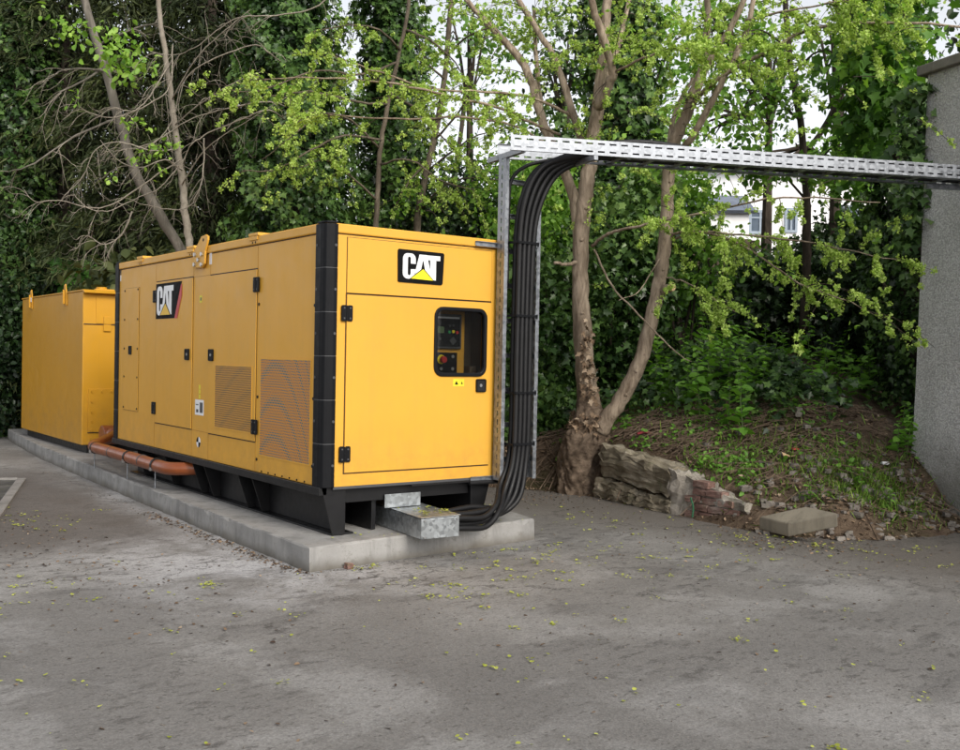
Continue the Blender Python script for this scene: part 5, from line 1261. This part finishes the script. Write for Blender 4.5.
DRO = [
 [(2.96, 6.63, 5.71), (2.3, 6.0, 5.7), (2.14, 6.13, 5.82), (1.76, 6.4, 5.67), (1.5, 6.72, 5.49), (1.38, 6.93, 5.26), (1.37, 7.06, 4.98), (1.26, 7.13, 4.68), (1.0, 7.2, 4.43), (0.66, 7.33, 4.38)],
 [(3.26, 5.69, 6.99), (2.78, 5.53, 6.35), (2.32, 5.87, 6.2), (1.95, 6.15, 6.17), (1.76, 6.41, 6.06), (1.49, 6.73, 5.79), (1.3, 7.0, 5.72), (1.01, 7.1, 5.73)],
 [(2.98, 6.6, 4.89), (2.21, 5.8, 4.88), (1.96, 6.11, 4.78), (1.62, 6.49, 4.6), (1.43, 6.62, 4.43), (1.39, 6.78, 4.26), (1.13, 6.96, 3.86), (0.85, 7.17, 3.69), (0.51, 7.29, 3.5), (0.26, 7.36, 3.54), (0.12, 7.46, 3.71)],
 [(2.98, 6.61, 5.13), (2.25, 5.9, 5.02), (1.8, 6.36, 4.93), (1.42, 6.76, 4.78), (1.05, 7.04, 4.48), (0.58, 7.26, 4.32)],
 [(1.47, 7.5, 6.01), (1.34, 7.22, 5.34), (1.03, 7.19, 5.03), (0.66, 7.34, 4.82), (0.39, 7.54, 4.85), (0.21, 7.55, 4.92)],
 [(1.46, 7.5, 5.79), (1.08, 7.28, 5.18), (0.84, 7.2, 4.92), (0.62, 7.36, 4.94)],
 [(1.61, 6.62, 4.55), (1.61, 6.61, 4.11), (1.52, 6.54, 3.82), (1.39, 6.64, 3.57), (1.13, 6.83, 3.55), (0.83, 6.93, 3.6)],
 [(1.55, 7.28, 4.19), (1.25, 7.13, 4.28), (0.9, 7.14, 4.12), (0.66, 7.32, 4.23), (0.46, 7.48, 4.5)],
 [(1.53, 7.3, 4.34), (1.05, 7.15, 3.98), (0.69, 7.29, 3.67), (0.38, 7.39, 3.54), (-0.03, 7.58, 3.62), (-0.33, 7.67, 3.59), (-0.45, 7.77, 3.74)],
 [(1.5, 7.32, 4.48), (1.01, 7.06, 4.37), (0.65, 7.21, 4.45), (0.35, 7.31, 4.32), (0.22, 7.4, 3.96), (-0.04, 7.46, 3.63)],
 [(0.82, 7.19, 3.52), (0.7, 7.27, 3.19), (0.48, 7.3, 3.05), (0.29, 7.45, 3.17)],
 [(1.43, 7.39, 5.19), (1.58, 6.92, 5.68), (1.84, 6.48, 6.05), (2.07, 6.19, 6.3)],
 [(1.47, 7.36, 4.84), (1.7, 6.82, 5.13), (2.0, 6.34, 5.36), (2.2, 6.07, 5.45)],
 [(1.55, 7.27, 3.98), (1.7, 6.8, 4.43), (2.01, 6.32, 4.74), (2.47, 5.74, 5.12)],
]
sp = Spray()
for pts in DRO:
    limb_tube(mb, pts, lin(.0115,.0045,len(pts)), 5, 5, 0, .004)
    sp.along(smooth_path(pts,3), 13, (.18,.7), (0,0), .9, 2.2, .0042, .9, .1, sub=2)
mb.build('trunk', 'twig', t, smooth=True)
BUD = [(0.76, 7.0, 4.19), (0.84, 6.94, 4.26), (0.91, 6.88, 4.17), (0.98, 6.97, 4.63), (0.74, 7.15, 4.69), (0.82, 7.09, 4.76), (1.06, 6.77, 4.04), (0.51, 7.18, 3.98), (1.01, 6.81, 4.4), (0.13, 7.49, 4.99), (1.25, 6.64, 4.45), (1.11, 6.74, 4.27)]
for c in BUD: sp.FP.append(np.array(c)[None]+rng.normal(0,.06,(9,3))); sp.Ft.append(rng.normal(.8,.15,9))
sp.build(t, 'twig', 'lime', .023, .08)
# lime-clustered boughs hanging in front of the ivy column (young elm behind the generator)
t = thing('young_elm', 'young tree with yellow-green seed clusters hanging before the ivy column', 'tree')
mb = MB(); sp = Spray()
tr_ = [(3.52, 5.14, 2.36), (3.52, 5.16, 3.44), (3.54, 5.16, 4.02), (3.56, 5.16, 4.45), (3.64, 5.11, 5.06), (3.8, 5.13, 5.71), (3.9, 5.07, 6.31), (4.01, 5.13, 7.14)]; limb_tube(mb, tr_, lin(.042,.024,len(tr_)), 8)
BR = [[(3.79, 5.13, 5.68), (3.08, 4.91, 5.33), (2.51, 4.96, 5.3), (2.06, 5.04, 5.08), (1.71, 5.18, 4.92), (1.4, 5.41, 4.96)], [(3.64, 5.11, 5.06), (2.97, 4.98, 4.99), (2.41, 5.03, 5.01), (1.85, 5.19, 4.89), (1.54, 5.3, 4.71)], [(3.58, 5.14, 4.57), (2.92, 5.01, 4.52), (2.41, 5.01, 4.25), (1.96, 5.09, 3.95), (1.58, 5.25, 3.92)],
 [(3.56, 5.16, 4.45), (3.02, 5.06, 4.75), (2.56, 5.04, 4.74), (2.09, 5.0, 4.34), (1.83, 5.2, 4.07)], [(3.53, 5.16, 3.74), (3.03, 5.04, 4.01), (2.66, 5.07, 4.17), (2.31, 5.08, 4.02)], [(3.66, 5.09, 5.2), (3.83, 4.59, 4.92), (3.99, 4.21, 4.48), (4.2, 3.92, 4.14)], [(3.55, 5.16, 4.23), (3.67, 4.57, 4.23), (3.88, 4.15, 3.93), (4.19, 3.79, 3.79)],
 [(3.82, 5.11, 5.85), (3.34, 4.85, 5.96), (2.87, 4.83, 5.92), (2.36, 4.96, 5.76)], [(3.88, 5.08, 6.13), (3.99, 4.62, 5.9), (4.15, 4.24, 5.55), (4.25, 4.03, 5.16)]]
for pts in BR:
    limb_tube(mb, pts, lin(.018,.006,len(pts)), 5, 4, 0); sp.along(pts, 11, (.3,.7), (2,6), .5, .2, .005, .9, .2)
mb.build('trunk', 'bark_young', t, smooth=True); sp.build(t, 'bark_dark', 'lime', .023)
t = thing('young_elm', 'slender stem with sparse yellow-green clusters standing in the sky gap', 'tree')
mb = MB(); sp = Spray(); tr_ = [(4.49, 5.66, 2.43), (4.53, 5.66, 3.64), (4.61, 5.61, 4.21), (4.69, 5.56, 4.67), (4.81, 5.49, 5.44), (4.88, 5.46, 6.42), (4.92, 5.46, 7.47)]; limb_tube(mb, tr_, lin(.06,.036,len(tr_)), 8)
for pts in ([(4.72, 5.55, 4.8), (4.79, 5.0, 5.15), (4.9, 4.68, 5.61), (5.06, 4.44, 6.01)], [(4.65, 5.59, 4.35), (4.73, 5.03, 4.58), (4.88, 4.67, 4.76), (5.12, 4.37, 4.81)], [(4.56, 5.64, 3.76), (4.62, 5.1, 4.07), (4.79, 4.73, 4.14), (5.07, 4.39, 4.11)], [(4.84, 5.47, 5.69), (4.44, 5.4, 5.89), (4.21, 5.33, 6.26)], [(4.86, 5.46, 6.06), (4.96, 5.02, 6.27), (5.18, 4.61, 6.36)], [(4.67, 5.58, 4.5), (4.22, 5.41, 4.13), (3.94, 5.36, 3.74)]):
    limb_tube(mb, pts, [.02,.015,.01,.005][:len(pts)], 5, 4, 0); sp.along(pts, 9, (.3,.75), (2,5), .5, .2, .005, .9, .1, lf=1)
mb.build('trunk', 'bark_young', t, smooth=True); sp.build(t, 'bark_dark', 'lime', .023)

# leafy thicket behind the elm and up the bank
for label, parts, mat, sz, shp in (
    ('leafy green bramble thicket between the ladder and the elm stems', [((5.52, 3.88, 2.0),(.8,.7,1.1),130,34,.2),((5.12, 3.91, 1.16),(.7,.6,.7),90,34,.18)], 'ivy', .10, 'lobed'),
    ('ivy smothered undergrowth low behind the burl', [((5.04, 3.21, 0.66),(.6,.5,.55),110,36,.15)], 'ivy', .085, 'lobed'),
    ('fresh leaved shrub in the gap between the two elm stems', [((6.55, 3.5, 2.6),(.8,.7,1.2),150,34,.2),((7.16, 3.68, 3.38),(.8,.7,.9),100,30,.2)], 'ivy', .10, 'lobed'),
    ('light green hazel growing behind the leaning elm stem', [((7.64, 3.32, 3.07),(.5,.7,.8),60,26,.2),((7.75, 3.76, 4.19),(.7,.7,.7),60,24,.2)], 'fresh', .10, 'oval'),
    ('bushy green sapling high behind the burl tree, left of its stem', [((5.92, 4.62, 3.42),(.7,.7,.9),90,30,.2),((6.12, 5.23, 4.18),(.7,.6,.6),60,26,.2)], 'fresh', .09, 'oval')):
    shrub('thicket_shrub', label, 'shrub', parts, mat, sz, shp, 8)
for label, parts, sz in (
    ('dark overgrown bush below the white house', [((12.02, 5.02, 2.55),(1.7,.9,1.0),300,44,.22)], .12),
    ('dark bush under the house windows, further right', [((12.63, 3.95, 2.77),(1.4,.9,1.4),300,44,.22)], .12),
    ('black-green bush filling the corner beside the grey wall', [((10.38, 1.5, 2.28),(.9,.8,1.7),300,44,.2)], .12),
    ('low dark bush right behind the leaning elm stem', [((10.58, 5.47, 2.45),(1.3,.8,.6),240,44,.22)], .12),
    ('shadowed bush in the middle distance between both elm stems', [((8.35, 5.26, 2.1),(1.6,.8,1.2),280,44,.22)], .12)):
    shrub('dark_bush', label, 'bush', parts, 'dark_leaf', sz, 'lobed', 6)
# slender post-like trunk and leaning stem on the right
t = thing('slender_tree', 'slender dark trunk standing before the white house', 'tree')
mb = MB(); pts = [(9.54, 2.5, 2.11), (9.56, 2.5, 3.11), (9.57, 2.52, 3.87), (9.55, 2.54, 4.41), (9.48, 2.62, 5.32), (9.43, 2.8, 6.26), (9.45, 2.94, 7.53)]; limb_tube(mb, pts, lin(.075,.04,len(pts)), 8)
sp = Spray()
for q in ([(9.53, 2.56, 4.4), (9.41, 2.03, 4.77), (9.58, 1.65, 4.88)], [(9.48, 2.62, 5.32), (8.78, 2.65, 5.59), (8.4, 2.81, 5.63)], [(9.47, 2.76, 6.04), (9.37, 2.22, 6.27), (9.55, 1.83, 6.07)], [(9.56, 2.53, 4.1), (8.9, 2.53, 4.47), (8.58, 2.65, 4.52)], [(9.43, 2.8, 6.42), (8.73, 2.83, 6.59), (8.21, 2.96, 6.36)]):
    limb_tube(mb, q, [.022,.014,.006], 5, 4, 0); sp.along(q, 9, (.35,.8), (0,1), .5, .1, .006, .9, .1, lf=2)
mb.build('trunk', 'bark_dark', t, smooth=True); sp.build(t, 'bark_dark', 'lime', .023, .11)
t = thing('sycamore', 'maple leaved tree arching over the top of the grey wall', 'tree')
mb = MB(); pts = [(8.88, 0.12, 2.46), (8.53, 0.16, 3.72), (8.18, 0.32, 4.46), (7.83, 0.47, 5.07), (7.54, 0.58, 5.66), (7.38, 0.71, 6.41)]; limb_tube(mb, pts, lin(.07,.03,len(pts)), 8)
q2 = [(8.43, 0.25, 3.98), (7.97, 0.23, 4.8), (7.74, 0.04, 5.33), (7.67, -0.14, 5.82)]; limb_tube(mb, q2, [.035,.03,.022,.012], 6)
mb.build('trunk', 'bark_dark', t, smooth=True)
parts = [clumps(c, (.45,.45,.35), 16, 15, .17, .3) for c in [(7.51, 0.09, 5.18), (7.53, -0.04, 5.54), (7.54, 0.18, 4.72), (7.58, 0.03, 5.0), (7.51, 0.34, 5.48), (8.04, 0.08, 6.04), (7.78, 0.37, 4.42)]]
build_leaves('leaves', parts, .135, 'fresh', t, 'lobed', .6, .6, .22)
# ivy spilling over the wall corner
c = wpt(.75, .25, 4.2); iv = thing('wall_ivy', 'dark ivy climbing over the far corner of the grey wall', 'ivy')
P = []; n_ = 520; zz_ = rng.uniform(2.9,4.6,n_); s_ = .70+rng.normal(0,.10,n_)-np.clip(zz_-3.8,0,1)*.04; dpt_ = rng.normal(-.05,.10,n_)
P = np.stack([WO.x+wd.x*s_+wn_.x*dpt_, WO.y+wd.y*s_+wn_.y*dpt_, zz_],1)
leaf_mesh('foliage', P, .115, rng.normal(.45,.2,n_), 'ivy', iv, 'lobed', np.array([[-.7,-.3,.5]]), .8, .9)
# trees further off, seen through the gaps
for label, parts, mat, sz in (
    ('thin leaved tree far behind the sky gap, left of the elm', [((10.44, 12.6, 9.1),(1.4,1.2,.7),16,20,.30),((9.33, 12.08, 4.35),(2.2,1.,.6),70,26,.30)], 'fresh', .15),
    ('distant green tree crown behind the upper elm limbs', [((14.39, 10.89, 9.01),(1.5,1.4,1.7),80,28,.36),((13.87, 9.97, 6.35),(1.7,1.2,1.3),100,28,.36)], 'fresh', .15),
    ('distant darker tree crown over the left elm limb', [((12.91, 12.0, 8.97),(.8,1.,1.3),30,24,.36),((11.1, 9.52, 5.27),(1.5,1.,1.5),170,30,.32)], 'ivy', .15),
    ('open crowned tree against the sky right of the leaning stem', [((12.82, 5.78, 7.57),(1.1,1.,1.0),26,18,.3),((12.28, 6.16, 6.38),(.7,.8,.8),22,18,.28),((12.03, 6.39, 8.15),(.9,.8,.8),26,20,.3)], 'fresh', .14),
    ('sparse tree crown against the sky beside the wall top', [((12.14, 3.78, 7.0),(.5,.8,.7),10,16,.26),((11.61, 4.14, 5.21),(1.3,.8,.25),10,16,.22),((10.69, 2.32, 4.75),(.6,.6,.6),34,24,.22)], 'fresh', .13)):
    t = shrub('distant_tree', label, 'tree', parts, mat, sz, 'oval', 0, None, .05)
    mb = MB()
    c0 = Vector(parts[0][0])
    for p in parts:
        c = Vector(p[0]); b_ = Vector((c.x, c.y, bh(c.x, c.y)-.2)) if p is parts[0] else c0+Vector((0,0,-.8))
        limb_tube(mb, [b_, b_.lerp(c,.5)+Vector((.15,.1,0)), c], [.13,.10,.04] if p is parts[0] else [.06,.05,.03], 7, 4)
        for _ in range(9):
            e = c+Vector([random.uniform(-.9,.9)*r_ for r_ in p[1]]); limb_tube(mb, [c.lerp(b_,.25), c.lerp(e,.5)+Vector((0,0,.1)), e], [.035,.025,.008], 5, 3)
    mb.build('trunk', 'bark_dark', t)
# the wood closing the view behind everything on the left
W0 = [((0.77, 22.24, 4.34),(4.,1.5,5.5),420,85,.5),((3.43, 20.25, 4.66),(4.,1.5,6.),460,85,.5),((6.1, 18.25, 4.72),(4.,1.5,6.),460,85,.5),((8.1, 15.5, 4.17),(3.2,1.2,4.),300,55,.45)]
build_leaves('far_wood', [clumps(*p) for p in W0], .20, 'yew', None, 'spray', .3, .9, .12)
tag(bpy.data.objects['far_wood'], kind='stuff')
W1 = [((12.18, 11.16, 2.99),(3.5,1.2,1.5),200,30,.4),((18.62, 6.34, 3.38),(3.,1.2,1.6),170,30,.4),((18.66, 3.86, 5.23),(2.,1.5,5.),160,30,.4)]
build_leaves('far_undergrowth', [clumps(*p) for p in W1], .2, 'dark_leaf', None, 'oval', .5, .5, .0)
tag(bpy.data.objects['far_undergrowth'], kind='stuff')

# ---------------- ground cover on the bank
def scatter_bank(n, cx_, cy_, sx_, sy_, dmin=.12):
    x = rng.normal(cx_, sx_, n); y = rng.normal(cy_, sy_, n); d = bank_dist(x, y); wl = (x-WO.x)*wn_.x+(y-WO.y)*wn_.y
    k = (d > dmin) & (wl < -.02); x, y = x[k], y[k]; return np.stack([x, y, bank_h(x, y)], 1)
# ivy carpet, denser up the slope
P = np.concatenate([scatter_bank(9000, 9.2, 4.2, 2.0, 1.7, 2.2), scatter_bank(7000, 7.5, 5.5, 1.6, 1.6, 2.0), scatter_bank(3000, 5.6, 3.4, .7, .8, .5), scatter_bank(7500, 9.3, 1.9, 1.2, .9, 1.9), scatter_bank(4500, 7.6, 3.2, .8, .6, 1.9), scatter_bank(2500, 10.5, 2.5, 1.2, 1., 1.5), scatter_bank(3200, *(7.865, 0.809, 1.237)[:2], .75, .55, 1.2), scatter_bank(2600, *(6.742, 0.902, 1.289)[:2], .6, .5, 1.2), scatter_bank(1800, *(8.662, 0.584, 1.069)[:2], .6, .45, .8), scatter_bank(1500, *(7.841, 1.333, 1.485)[:2], .8, .6, 1.5)])
dn = bank_dist(P[:,0], P[:,1]); ft = np.sin(P[:,0]*2.3)*np.cos(P[:,1]*2.9)
P = P[(ft + rng.normal(0,.5,len(P)) > -.35)]; P[:,2] += rng.uniform(.02,.34,len(P))
leaf_mesh('ground_ivy', P, .10, rng.normal(.36,.2,len(P)), 'ivy', None, 'lobed', np.array([[-.2,-.35,.9]]), .8, .3, None, 'stuff')
P = np.concatenate([scatter_bank(3200, 5.9, .9, 1.0, 1.1, .35), scatter_bank(1800, 7.2, 1.2, .7, .9, .5), scatter_bank(900, 5.0, 1.9, .35, .5, .25), scatter_bank(500, 4.75, .4, .2, .7, .18)])
ft = np.sin(P[:,0]*3.7+P[:,1])*np.cos(P[:,1]*4.3-P[:,0]*.6); P = P[ft + rng.normal(0,.3,len(P)) > .05]; P[:,2] += rng.uniform(.01,.09,len(P))
leaf_mesh('low_weeds', P, .055, rng.normal(.45,.22,len(P)), 'nettle', None, 'oval', np.array([[-.1,-.3,.9]]), .7, .2, None, 'stuff')
# twig and leaf litter
P = np.concatenate([scatter_bank(5200, 5.6, .8, 1.0, 1.3, .02), scatter_bank(3600, 7.2, .8, .8, .9, .02), scatter_bank(800, 4.9, -1.2, .6, .35, -.12), scatter_bank(800, 5.6, -1.4, .7, .3, -.12), scatter_bank(900, 4.3, 2.4, .4, .5, -.1)])
P[:,2] = np.maximum(P[:,2], 0) + .012
leaf_mesh('leaf_litter', P, .042, rng.normal(.42,.26,len(P)), 'litter', None, 'oval', np.array([[0,0,1.]]), .9, 0, None, 'stuff')
mb = MB()
tw_ = np.concatenate([scatter_bank(420, 4.95, 1.2, .28, .65, .25), scatter_bank(620, 7.0, 1.0, .65, .65, .3), scatter_bank(700, 5.9, .3, 1.0, 1.0, .1), scatter_bank(160, 4.5, 2.5, .3, .4, .0)])
for x, y, z in tw_:
    a = random.gauss(.55, .7); L = random.uniform(.15, .55); dv = Vector((math.cos(a), -math.sin(a), 0)); p = Vector((x, y, z)); h0 = random.uniform(.01,.07)
    q0, q2 = p-dv*L/2, p+dv*L/2; q0.z = max(bh(q0.x, q0.y), -.0)+h0; q2.z = max(bh(q2.x, q2.y), -.0)+random.uniform(.01,.06)
    q1 = q0.lerp(q2,.5)+Vector((random.gauss(0,.03),random.gauss(0,.03),.02)); mb.tube([q0,q1,q2], [.006,.005,.003], 3, cap=False)
tag(mb.build('twig_litter', 'twig_brown'), kind='stuff')
mb = MB()
st_ = np.concatenate([scatter_bank(150, 4.9, -1.2, .5, .35, -.1), scatter_bank(110, 5.7, -1.3, .6, .3, -.1), scatter_bank(70, 5.6, .2, .8, .8, .1)])
for x, y, z in st_:
    r_ = random.uniform(.012,.045); 
    rough_block(mb, (x,y,max(z,0)-r_*.3), (math.cos(x*9),math.sin(x*9),0), (math.sin(x*9),-math.cos(x*9),0), r_*2.2, r_*1.6, 0, r_*1.2, None, None, 1, r_*.35)
tag(mb.build('rubble_stones', 'rubble'), kind='stuff')
# grass
G_ = np.concatenate([scatter_bank(1000, *(6.278, 2.297, 1.148)[:2], .45,.45,.1), scatter_bank(800, *(4.987, 0.076, 0.552)[:2], .40,.25,.1), scatter_bank(1500, *(5.534, -1.01, 0.444)[:2], .42,.30,.1), scatter_bank(300, *(5.49, 0.931, 0.859)[:2], .4,.4,.1), scatter_bank(350, *(5.375, -1.446, 0.236)[:2], .25,.2,.05), scatter_bank(120, *(4.563, -0.586, 0.333)[:2], .25,.2,.05)])
leaf_mesh('grass', G_ + rng.normal(0,.01,G_.shape)*np.array([[1,1,0]]), .10, rng.normal(.42,.22,len(G_)), 'grass', None, 'blade', np.array([[0,-.4,.5]]), .3, 0, np.concatenate([rng.normal(0,.35,(len(G_),2)), np.ones((len(G_),1))],1), 'stuff')
# nettles and other upright weeds, each a plant
def weed(label, base, h, n, size, mat='nettle', group='tall green weeds on the bank', name='nettle'):
    t = thing(name, label, 'weed', base, random.uniform(0,6.28), group)
    lean = Vector((random.gauss(0,.10), random.gauss(0,.10), 1)); mb = MB(); mb.tube([(0,0,-.03), tuple(lean*h*.5), tuple(lean*h)], [.006,.005,.002], 5); mb.build('stem', 'nettle_stem', t)
    P = []; D = []; T = []
    for k in range(n):
        f = .12+.88*k/(n-1); p = lean*(h*f); sz = 1-.55*f**2
        for s_ in range(2):
            a = k*1.57+s_*math.pi+random.gauss(0,.3); P.append(tuple(p)); D.append((math.cos(a)*2,math.sin(a)*2,.5)); T.append(.3+.5*f+random.gauss(0,.12))
    leaf_mesh('leaves', np.array(P), size*np.array([1.25-.75*i/len(P) for i in range(len(P))]), np.array(T), mat, t, 'oval', np.array([[0,-.1,1.]]), .9, .2, np.array(D))
    return t
M['nettle_stem'] = simple('weed_stem', (.07,.11,.03), .7)
for c in [(5.598, 1.101, 0.905), (5.971, 1.349, 1.029), (6.274, 1.5, 1.181), (6.071, 0.924, 1.026), (5.61, 0.491, 0.885), (6.248, 0.918, 1.084), (6.426, 1.262, 1.19), (6.498, 1.058, 1.197), (5.435, 0.547, 0.829), (5.322, 0.229, 0.743), (6.809, 1.578, 1.368), (6.757, 1.141, 1.318), (6.18, 1.746, 1.171), (6.808, 2.429, 1.343), (7.552, 3.349, 1.465), (6.646, 2.698, 1.266), (6.083, 2.291, 1.084), (5.906, 1.898, 1.04), (6.911, 1.879, 1.466), (7.751, 2.803, 1.624), (8.177, 3.561, 1.742), (9.301, 4.872, 1.923), (7.752, 2.179, 1.702), (7.367, 1.54, 1.57), (11.249, 5.313, 1.915), (6.332, 2.806, 1.167), (7.239, 3.53, 1.311), (7.565, 3.764, 1.487), (8.15, 4.155, 1.674), (8.654, 4.455, 1.809), (7.891, 3.422, 1.587), (7.033, 2.362, 1.455), (6.539, 1.679, 1.3), (6.314, 1.295, 1.152), (5.808, 1.445, 1.002), (6.364, 0.832, 1.147), (6.977, 1.129, 1.407), (9.412, 4.438, 1.875), (8.408, 3.289, 1.809), (7.623, 2.3, 1.657), (11.456, 4.906, 1.866)]:
    weed('upright green nettle in the patch above the brickwork', c, random.uniform(.45,.9), 12, .135, group='nettles above the brickwork')
for c in [(6.5, 0.155, 1.118), (7.348, 0.647, 1.209), (7.796, 0.837, 1.263), (7.65, 0.619, 1.144), (7.823, 0.588, 1.118), (8.284, 0.744, 1.159), (8.983, 1.071, 1.222), (8.912, 1.276, 1.312), (8.674, 1.356, 1.379), (8.614, 0.746, 1.129), (9.907, 1.431, 1.306), (9.743, 1.655, 1.402), (7.9, 1.061, 1.36), (9.424, 1.746, 1.486), (7.381, 1.001, 1.412), (8.356, 1.574, 1.566), (10.074, 2.463, 1.63), (13.476, 4.262, 1.607), (14.361, 4.398, 1.575), (11.909, 2.558, 1.417), (9.826, 1.189, 1.213), (7.703, 1.488, 1.561), (9.97, 2.942, 1.716), (14.186, 5.535, 1.839)]:
    weed('green nettle in the shaded patch near the grey wall', c, random.uniform(.4,.75), 10, .14, group='nettles in shade near the wall')
for c in [(6.385, -0.969, 0.639), (6.53, -0.951, 0.707), (6.733, -0.877, 0.781), (6.634, -0.852, 0.805), (6.435, -1.032, 0.61)]:
    weed('leafy weed growing against the foot of the grey wall', c, random.uniform(.3,.55), 9, .105, group='weeds at the wall foot')
for c, lab in zip([(4.728, -1.061, 0.262), (4.54, -0.418, 0.366), (4.971, 1.667, 0.74), (5.431, -1.135, 0.363), (5.34, -1.521, 0.2), (4.564, 0.191, 0.454), (4.455, 2.293, 0.248)], ('small bright seedling just above the concrete slab','low weed at the end of the brickwork','broad leaved plant on top of the sandstone block','broad weed in the grass patch near the grey wall','small weed in the rubble at the yard edge','low green sprig behind the bricks','sprig of green beside the burl')):
    w_ = weed(lab, c, .20, 8, .07, name='low_weed', group=None)

# ---------------- fallen yellow-green samaras on the yard
def fallen(n, cx_, cy_, sx_, sy_):
    return np.stack([rng.normal(cx_,sx_,n), rng.normal(cy_,sy_,n)],1)
cl = []
for _ in range(260):
    c = np.array([rng.uniform(-3.5, 5.0), rng.uniform(-5.0, .5)]); n = int(rng.choice([1,1,1,2,3,7])); cl.append(c+rng.normal(0,.03,(n,2)))
for c, n, s_ in (((1.84, -1.049, 0.0),26,.5),((1.53, -0.861, 0.0),30,.35),((0.757, -1.032, 0.0),24,.35),((0.323, -1.325, 0.0),22,.3),((-2.123, 0.203, 0.0),40,.35),((3.748, -1.441, 0.0),40,.45),((3.486, 0.278, 0.0),40,.5),((3.832, -2.26, 0.0),30,.6),((-1.4, 3.092, 0.0),40,.4)):
    for _ in range(n):
        cc = np.array(c[:2])+rng.normal(0,s_,2); cl.append(cc+rng.normal(0,.025,(int(rng.choice([1,2,4,8])),2)))
for c, n, s_ in (((1.488, -0.197, 0.0),46,.06),((-1.042, -0.332, 0.0),40,.035),((0.097, -0.381, 0.0),24,.03),((1.202, -0.329, -0.0),26,.07),((1.542, -0.333, 0.0),30,.05),((0.248, -0.389, 0.0),14,.03),((0.966, -3.225, 0.0),16,.03),((0.358, -1.276, 0.0),20,.06)):
    cl.append(np.array(c[:2])+rng.normal(0,s_,(n,2)))
Q = np.concatenate(cl)
Q = Q[~((Q[:,0] > -.3) & (Q[:,0] < 2.15) & (Q[:,1] > -.33)) & (bank_dist(Q[:,0], Q[:,1]) < .05)]
P = np.concatenate([np.column_stack([Q, np.full(len(Q), .006)+rng.random(len(Q))*.012]),
   np.column_stack([rng.uniform(.62,.96,38), rng.uniform(-.47,-.02,38), np.full(38,.372)]), np.column_stack([rng.normal(.74,.035,26), rng.normal(-.33,.03,26), np.full(26,.372)]), np.column_stack([rng.normal(.93,.03,16), rng.normal(-.3,.03,16), np.full(16,.372)]),
   np.column_stack([rng.uniform(-.2,2.0,30), rng.uniform(-.2,.0,30), np.full(30,.19)])])
leaf_mesh('fallen_samaras', P, .018, rng.normal(.5,.25,len(P)), 'blossom', None, 'disc', np.array([[0,0,1.]]), 1.2, 0, None, 'stuff')
# grit, crumbs and dirt along the plinth foot and over the yard
mb = MB()
for _ in range(900):
    if random.random() < .3: x, y = -.27-abs(random.gauss(0,.10)), random.uniform(-.4,7)
    elif random.random() < .25: x, y = random.uniform(-.3,2.2), -.32+.09*random.random()-abs(random.gauss(0,.10))-.02
    else: x, y = random.uniform(-3.2,4.4), random.uniform(-5,.0)
    r_ = random.uniform(.003,.010)
    if x > -.3 and y > -.33 and x < 2.2: continue
    if abs(bank_dist(np.array([x]), np.array([y]))[0]) < 0: continue
    c = Vector((x,y,r_*.5)); q = [c+Vector((random.gauss(0,r_),random.gauss(0,r_),random.uniform(-r_,r_))) for _ in range(4)]
    mb.add(q, [(0,1,2),(0,3,1),(1,3,2),(0,2,3)])
tag(mb.build('loose_grit', 'rubble'), kind='stuff')
P = np.concatenate([np.column_stack([-.29-np.abs(rng.normal(0,.07,420)), rng.uniform(-.45,3,420)]), np.column_stack([rng.uniform(-3.2,4.2,260), rng.uniform(-5,.3,260)]), np.column_stack([rng.normal(4.1,.5,500), rng.normal(-1.2,.6,500)]), np.column_stack([rng.normal(4.0,.5,400), rng.normal(2.2,.8,400)]), np.column_stack([rng.normal(-1.6,.3,300), rng.normal(1.5,1.6,300)])])
P = P[~((P[:,0] > -.28) & (P[:,0] < 2.2) & (P[:,1] > -.33))]; P = P[bank_dist(P[:,0],P[:,1]) < .1]
leaf_mesh('yard_litter', np.column_stack([P, np.full(len(P), .006)]), .026, rng.normal(.35,.25,len(P)), 'litter', None, 'oval', np.array([[0,0,1.]]), 1.1, 0, None, 'stuff')
